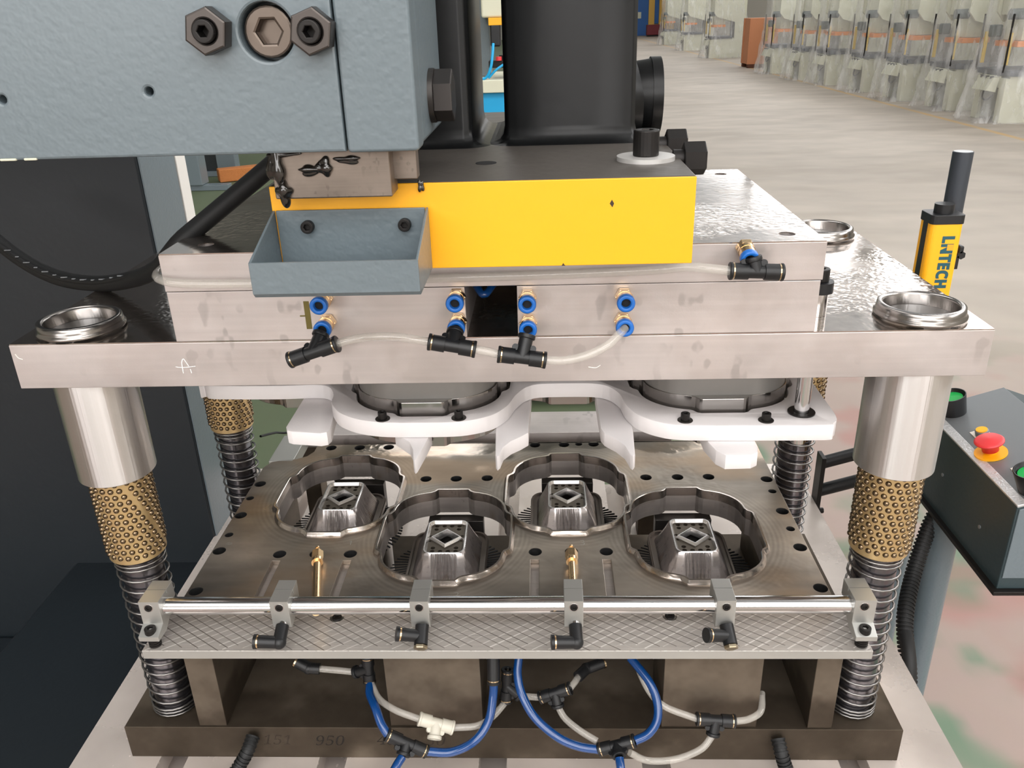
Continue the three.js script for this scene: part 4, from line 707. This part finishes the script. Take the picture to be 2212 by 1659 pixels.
{
  const t = thing('control_box', 'dark control box on a pedestal with red stop button on top', 'control box', [0.73, FLOOR, -0.3]);
  // cross-section in (x, y): left face upright, lid rising to the right
  const z0 = -0.47, z1 = -0.165, pts = [[0.7, 0.098], [0.86, 0.098], [0.86, 0.262], [0.825, 0.275], [0.7, 0.235]];
  part('cabinet', profZ(pts, z0, z1 - z0, [], 0.002), std({ color: 0x2c3b3f, roughness: 0.5, bumpMap: rep(peelBump, 0.2), bumpScale: 0.0002 }), t);
  part('end_panel', profZ([[0.703, 0.118], [0.857, 0.118], [0.857, 0.259], [0.824, 0.27], [0.703, 0.232]], z1 - 0.0005, 0.0025, [], 0.0008), M.slate, t);
  part('bottom_flange', bb(0.692, 0.868, 0.092, 0.0985, z0 - 0.008, z1 + 0.008, 0.001), M.oxide, t);
  const sl = Math.atan2(0.04, 0.125), onLid = (gs, x, z, h = 0) => [gs].flat(3).map((g) => g.clone().rotateZ(sl).translate(x - h * Math.sin(sl), 0.235 + (x - 0.7) * 0.32 + h * Math.cos(sl), z));
  part('lid', onLid(bx(0.128, 0.003, z1 - z0 - 0.004, 0, 0.001, (0)), 0.7635, (z0 + z1) / 2), M.panelGrey, t);
  part('bright_edge', onLid(bx(0.014, 0.004, z1 - z0, 0, 0.001, 0), 0.707, (z0 + z1) / 2), std({ color: 0xd8d9db, metalness: 0.6, roughness: 0.4, bumpMap: rep(peelBump, 0.1), bumpScale: 0.0006 }), t, 'bright worn edge of the lid');
  const btn = (z, x, m, nm) => { const b = part('push_button', onLid([ring(0.006, 0.0098, 0.002, 0.013, 24)], x, z), M.panelGrey, t); part('button_cap', onLid([cyl('y', 0.0082, 0.004, 0, 0.0125, 0, 24)], x, z), m, b, nm).position.set(0, 0, 0); part('name_plate', onLid([bx(0.024, 0.0012, 0.034, 0, 0.0031, 0)], x, z), M.white, b).position.set(0, 0, 0); };
  btn(-0.348, 0.738, M.yellow, 'yellow cap'); btn(-0.232, 0.742, std({ color: 0xe67f86, roughness: 0.4 }), 'pink cap');
  const st = part('stop_button', onLid([lathe([[0, 0.03], [0.017, 0.029], [0.0205, 0.026], [0.0205, 0.024], [0.012, 0.0175], [0.0115, 0.009], [0, 0.009]], 36)], 0.727, -0.297), M.red, t, 'red mushroom stop button');
  part('yellow_disc', onLid([cyl('y', 0.0225, 0.0025, 0, 0.0042, 0, 36), cyl('y', 0.009, 0.008, 0, 0.008, 0, 24)], 0.727, -0.297), M.yellow, st).position.set(0, 0, 0);
  for (const [z, lab] of [[-0.435, 'green palm button in a black guard'], [-0.19, 'second palm button in a black guard']]) { const p = part('palm_button', onLid([lathe([[0.014, 0.002], [0.019, 0.002], [0.0225, 0.036], [0.0205, 0.036], [0.016, 0.02], [0.0, 0.018]], 36)], 0.733, z), M.black, t, lab); part('button_cap', onLid([cyl('y', 0.0172, 0.006, 0, 0.028, 0, 32)], 0.733, z), M.green, p).position.set(0, 0, 0); }
  for (const [y, z] of [[0.168, -0.368], [0.155, -0.238]]) part('rivet', [cyl('x', 0.003, 0.002, 0.6995, y, z, 10)], M.panelGrey, t);
  part('pedestal', [cyl('y', 0.0235, 0.098 - FLOOR, 0.722, (0.092 + FLOOR) / 2, -0.37, 36), cyl('y', 0.11, 0.012, 0.722, FLOOR + 0.006, -0.37, 36)], M.slate, t);
  // hose from the box
  const pts2 = [[0.712, 0.09, -0.385], [0.695, 0.06, -0.37], [0.665, 0.0, -0.33], [0.635, -0.045, -0.27], [0.625, -0.12, -0.2], [0.625, -0.4, -0.2]], c = new THREE.CatmullRomCurve3(pts2.map(V)), o = [tube(pts2, 0.011, 50, 12)];
  for (let i = 0; i <= 90; i++) { const p = c.getPointAt(i / 90), d = c.getTangentAt(i / 90); o.push(turnTo(T(new THREE.CylinderGeometry(0.0132, 0.0132, 0.003, 14)), d.toArray()).translate(p.x, p.y, p.z)); }
  one('corrugated_hose', o, M.rubber, 'black corrugated hose hanging from the underside of the control box', 'hose');
  const a = thing('tube_bracket', 'black double tube arm reaching from the bolster to the control box', 'arm', [0.6, -0.11, -0.65]);
  part('mount_plate', bb(0.6025, 0.611, -0.11, 0.05, -0.668, -0.634, 0.001), M.oxide, a);
  part('arm_tube', between([0.607, 0.032, -0.65], [0.77, 0.092, -0.635], 0.0125), M.black, a); part('arm_tube', between([0.607, -0.033, -0.65], [0.77, 0.027, -0.635], 0.0125), M.black, a);
  part('upright', [cyl('y', 0.02, 0.12 - FLOOR, 0.785, (0.12 + FLOOR) / 2 + 0.0005, -0.63, 24)], M.slate, a);
  part('bracket_bolt', [cyl('x', 0.006, 0.016, 0.616, -0.08, -0.65, 6)], M.oxide, a);
}

// ---------------------------------------------------------------- background: wrapped presses along the wall
{
  const G = 'wrapped presses along the right wall';
  const p = thing('power_press', '', 'press', [0, FLOOR, 0], G, true);       // front looks to -x
  const shape2 = [[0, 0], [0.0, 0.62], [0.78, 0.62], [0.78, 1.15], [0.16, 1.32], [0.05, 1.45], [0.05, 2.2], [1.15, 2.2], [1.15, 0]];
  const side = (z) => ext(shape(shape2), 0.05).translate(0, 0, z);
  part('side_frame', [side(-0.42)], M.cream, p); part('side_frame', [side(0.37)], M.cream, p);
  for (const z of [-0.335, 0.335]) part('front_leg', bx(0.06, 0.6, 0.17, -0.02, 0.3, z, 0.01), M.cream, p);
  part('front_rail', bx(0.05, 0.16, 0.5, -0.02, 0.54, 0, 0.01), M.cream, p);
  part('inner_dark', [bx(0.02, 0.5, 0.5, 0.25, 0.25, 0), bx(0.04, 0.7, 0.7, 0.8, 1.0, 0), bx(0.3, 0.02, 0.7, 0.4, 0.6, 0)], std({ color: 0x5b5f58, roughness: 0.8 }), p);
  part('bolster', bx(0.75, 0.075, 0.95, 0.33, 0.665, 0, 0.006), std({ color: 0x3f4650, roughness: 0.6 }), p);
  part('slide', [bx(0.34, 0.35, 0.5, 0.3, 1.25, 0, 0.01), bx(0.5, 0.7, 0.72, 0.34, 1.75, 0, 0.02)], M.cream, p);
  part('guard_strip', bx(0.42, 0.075, 0.64, 0.27, 1.035, 0, 0.006), M.orange, p);
  part('motor', [cyl('x', 0.07, 0.2, 0.0, 1.42, 0.28, 20), bx(0.14, 0.16, 0.14, 0.02, 1.2, -0.28, 0.02)], std({ color: 0x56605f, roughness: 0.7 }), p);
  const cb = part('control_panel', profZ([[-0.2, 0.43], [-0.06, 0.4], [-0.04, 0.6], [-0.12, 0.6]], -0.22, 0.44, [], 0.006), M.cream, p);
  part('panel_button', [-0.14, 0, 0.14].map((z) => cyl('y', 0.028, 0.03, -0.11, 0.6, z, 14)), M.black, cb);
  part('cable_loop', tube([[-0.07, 0.42, -0.1], [-0.1, 0.32, -0.06], [-0.1, 0.29, 0.06], [-0.07, 0.36, 0.17]], 0.013, 20, 8), M.black, p);
  for (const z of [-0.4, 0.4]) { part('curtain_pole', cyl('y', 0.013, 0.75, -0.1, 1.05, z, 10), M.oxide, p); part('curtain_bar', bx(0.045, 0.42, 0.035, -0.06, 0.98, z * 0.86, 0.004), std({ color: 0xe0bf55, roughness: 0.5 }), p); }
  // loose film
  const film = phy({ color: 0xffffff, roughness: 0.15, transparent: true, opacity: 0.75, side: THREE.DoubleSide, clearcoat: 0.6, clearcoatRoughness: 0.2, bumpMap: rep(dataTex(256, 256, (u, v) => fbm(u, v, 8, 5, 4), false, [1, 1]), 0.5, 0.8), bumpScale: 0.03, alphaMap: dataTex(256, 256, (u, v) => 0.3 + 0.55 * sm(0.35, 0.75, 0.75 * fbm(u, v, 6, 1, 2) + 0.25 * fbm(u, v, 20, 8, 2)) + 0.15 * sm(0.66, 0.74, fbm(u, v, 16, 5, 2)), false, [1.3, 1.6]) });
  function makeFilm(k) {
    const rows = 26, n = 120, rings = [];
    for (let j = 0; j <= rows; j++) {
      const f = j / rows, y = 0.004 + 2.15 * f, fl = 1 - f, pts = [];
      for (let i = 0; i < n; i++) {
        const a = i / n * 2 * Math.PI, c = Math.cos(a), s = Math.sin(a), e = 0.5, hx = 0.66 + 0.2 * fl * fl, hz = 0.5 + 0.1 * fl * fl;
        const w = 1 + 0.05 * Math.sin(a * 11 + k * 2 + 3 * fbm(f, 0.3, 3, 3, 2)) * fl + 0.12 * (fbm(i / n, f + k * 0.13, 12, 5, 3) - 0.5) + 0.07 * (fbm(i / n + k * 0.31, f, 30, 14, 2) - 0.5);
        pts.push([0.53 + Math.sign(c) * Math.pow(Math.abs(c), e) * hx * w, Math.sign(s) * Math.pow(Math.abs(s), e) * hz * w]);
      }
      rings.push({ y, pts });
    }
    const sides = loft(rings, false); return sides;
  }
  const films = [0, 1, 2].map((k) => { const g = geo(makeFilm(k)); g.userData.ready = true; return g; });
  const spots = [[6.55, -12.1], [6.55, -13.75], [6.45, -15.4], [6.42, -17.2], [6.25, -19.0], [6.15, -20.6], [6.05, -22.9], [5.95, -31.2], [6.05, -37.6], [6.15, -44.5]];
  const ord = ['nearest', 'second nearest', 'third nearest', 'fourth nearest', 'fifth nearest', 'sixth nearest', 'seventh nearest', 'first one beyond the plywood crate', 'second one beyond the plywood crate', 'farthest'];
  spots.forEach(([x, z], i) => {
    const l = `cream power press wrapped in plastic film, ${ord[i]} in the row`;
    if (!i) { p.position.set(x, FLOOR, z); p.userData.label = l; } else copy(p, [x, FLOOR, z], null, l);
    const f = new THREE.Mesh(films[i % 3], film); f.name = numbered('plastic_cover'); f.position.set(x, FLOOR, z); f.castShadow = f.receiveShadow = true; scene.add(f);
    tag(f, `crinkled clear plastic cover over a press, ${ord[i]} in the row`, 'plastic cover', 'plastic covers over the presses');
  });
  const ply = std({ color: 0xc7865f, roughness: 0.75, bumpMap: rep(fineBump, 0.4), bumpScale: 0.002 });
  const c = thing('plywood_crate', 'tall orange brown plywood crate between the wrapped presses', 'crate', [6.2, FLOOR, -25]);
  part('crate_body', bb(5.95, 6.75, FLOOR + 0.1, FLOOR + 1.32, -25.8, -25, 0.01), ply, c);
  for (const z of [-25.1, -25.82]) part('batten', bb(5.93, 5.955, FLOOR + 0.1, FLOOR + 1.32, z, z + 0.11, 0.004), ply, c);
  for (const z of [-25.15, -25.8]) part('skid', bb(5.95, 6.75, FLOOR + 0.001, FLOOR + 0.1, z, z + 0.15, 0.01), std({ color: 0x5a3526, roughness: 0.8 }), c);
  // far wall
  const bl = std({ color: 0x2f62a4, roughness: 0.6 }), cr = std({ color: 0xe0b257, roughness: 0.7 });
  const d = struct('door_1', bb(6.3, 7.35, FLOOR, 2.9, -62, -61.9, 0.01), bl); struct('door_window', bb(6.55, 6.85, 0.35, 0.75, -61.9, -61.88, 0.005), M.cream, d);
  struct('trim_1', bb(7.35, 7.75, FLOOR, 5, -62, -61.8, 0.01), cr); struct('door_2', bb(7.75, 8.05, 0, 3, -62, -61.85, 0.01), bl); struct('trim_2', bb(8.05, 9.1, FLOOR, 5, -62, -61.7, 0.01), cr);
  const rb = thing('red_box', 'dark red box on the floor by the blue door', 'box', [7.6, FLOOR, -59]);
  part('box_body', bb(6.95, 8.2, FLOOR + 0.1, FLOOR + 0.72, -59.6, -59, 0.02), std({ color: 0x6e2028, roughness: 0.6 }), rb); part('box_foot', bb(6.98, 8.17, FLOOR + 0.001, FLOOR + 0.1, -59.55, -59.05, 0.01), M.oxide, rb);
}
// ---------------------------------------------------------------- background: seen through the ram and left of it
{
  const t = thing('workbench', 'cyan bench with a pale top seen between the ram columns', 'bench', [-0.2, FLOOR, -3.3]);
  part('bench_front', bb(-0.9, 0.25, 0.3, 0.562, -3.5, -3.0, 0.005), M.cyan, t); part('bench_top', bb(-0.93, 0.28, 0.562, 0.615, -3.55, -2.97, 0.004), M.cream, t);
  for (const x of [-0.85, 0.2]) part('leg', [bb(x - 0.03, x + 0.03, FLOOR + 0.001, 0.3, -3.3, -3.2, 0.003)], M.slate, t);
  const c = thing('feeder_unit', 'pale feeder machine with black head standing on the cyan bench', 'machine', [-0.15, 0.615, -3.2]);
  part('housing', bb(-0.2, 0.2, 0.86, 1.4, -3.35, -3.05, 0.01), M.cream, c); part('post', bb(-0.225, -0.175, 0.615, 1.4, -3.3, -3.2, 0.005), M.slate, c);
  part('yellow_strip', bb(-0.17, 0.15, 0.83, 0.86, -3.06, -3.04, 0.002), M.yellow, c); part('black_head', bb(-0.165, -0.12, 0.745, 0.835, -3.12, -3.04, 0.008), M.black, c);
  part('valve_block', [bb(-0.175, 0.1, 0.66, 0.69, -3.15, -3.03, 0.004), cyl('y', 0.02, 0.02, -0.11, 0.7, -3.06)], M.oxide, c); part('red_knob', [cyl('y', 0.013, 0.016, -0.13, 0.698, -3.02, 16)], M.red, c);
  one('cyan_hose', [tube([[-0.15, 0.76, -3.0], [-0.155, 0.71, -2.985], [-0.165, 0.66, -2.98], [-0.19, 0.622, -2.985], [-0.25, 0.6205, -2.99]], 0.006, 30), tube([[-0.1, 0.68, -2.99], [-0.14, 0.655, -2.985], [-0.175, 0.622, -2.99]], 0.005, 30)], M.cyan, 'bright cyan air hose hanging over the bench', 'hose');
  const s = thing('machine_stand', 'grey steel stand of two uprights on feet on the green floor', 'stand', [-3.6, FLOOR, -8.2]);
  part('upright', bb(-3.72, -3.56, FLOOR + 0.06, 0.6, -8.15, -7.95, 0.01), M.slate, s); part('upright', bb(-3.72, -3.5, FLOOR + 0.06, 0.9, -9.0, -8.85, 0.01), M.slate, s);
  part('foot', bb(-3.9, -3.3, FLOOR + 0.001, FLOOR + 0.06, -8.1, -7.98, 0.005), M.slate, s); part('foot', bb(-4.0, -3.35, FLOOR + 0.001, FLOOR + 0.06, -9.0, -8.85, 0.005), M.slate, s);
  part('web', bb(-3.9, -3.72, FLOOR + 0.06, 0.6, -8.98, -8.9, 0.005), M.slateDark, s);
  const w = thing('wood_block', 'rough orange wood block lying on the floor by the grey stand', 'wood block', [-3.36, FLOOR, -8.6]);
  part('block', [new RoundedBoxGeometry(0.5, 0.14, 0.16, 2, 0.012).rotateY(0.5).translate(-3.36, FLOOR + 0.075, -8.6)], std({ color: 0xb5713c, roughness: 0.85, bumpMap: rep(fineBump, 0.3), bumpScale: 0.004 }), w);
}
{
  const t = thing('steel_skid', 'low dark steel skid on the green floor behind the die', 'skid', [0.15, FLOOR, -2.6]);
  part('skid_deck', bb(-0.1, 0.42, FLOOR + 0.06, FLOOR + 0.1, -2.8, -2.56, 0.005), M.oxide, t);
  for (const x of [-0.08, 0.34]) part('runner', bb(x, x + 0.06, FLOOR + 0.001, FLOOR + 0.06, -2.8, -2.58, 0.004), M.oxide, t);
  const b = thing('floor_wedge', 'small worn yellow wedge on the floor behind the die plate', 'wedge', [0.47, FLOOR, -2.27]);
  part('wedge_body', profX([[-2.33, FLOOR + 0.001], [-2.23, FLOOR + 0.001], [-2.23, FLOOR + 0.015], [-2.33, FLOOR + 0.05]], 0.43, 0.08, 0.003), std({ color: 0xb98a3c, roughness: 0.7 }), b);
}
renderer.render(scene, camera);
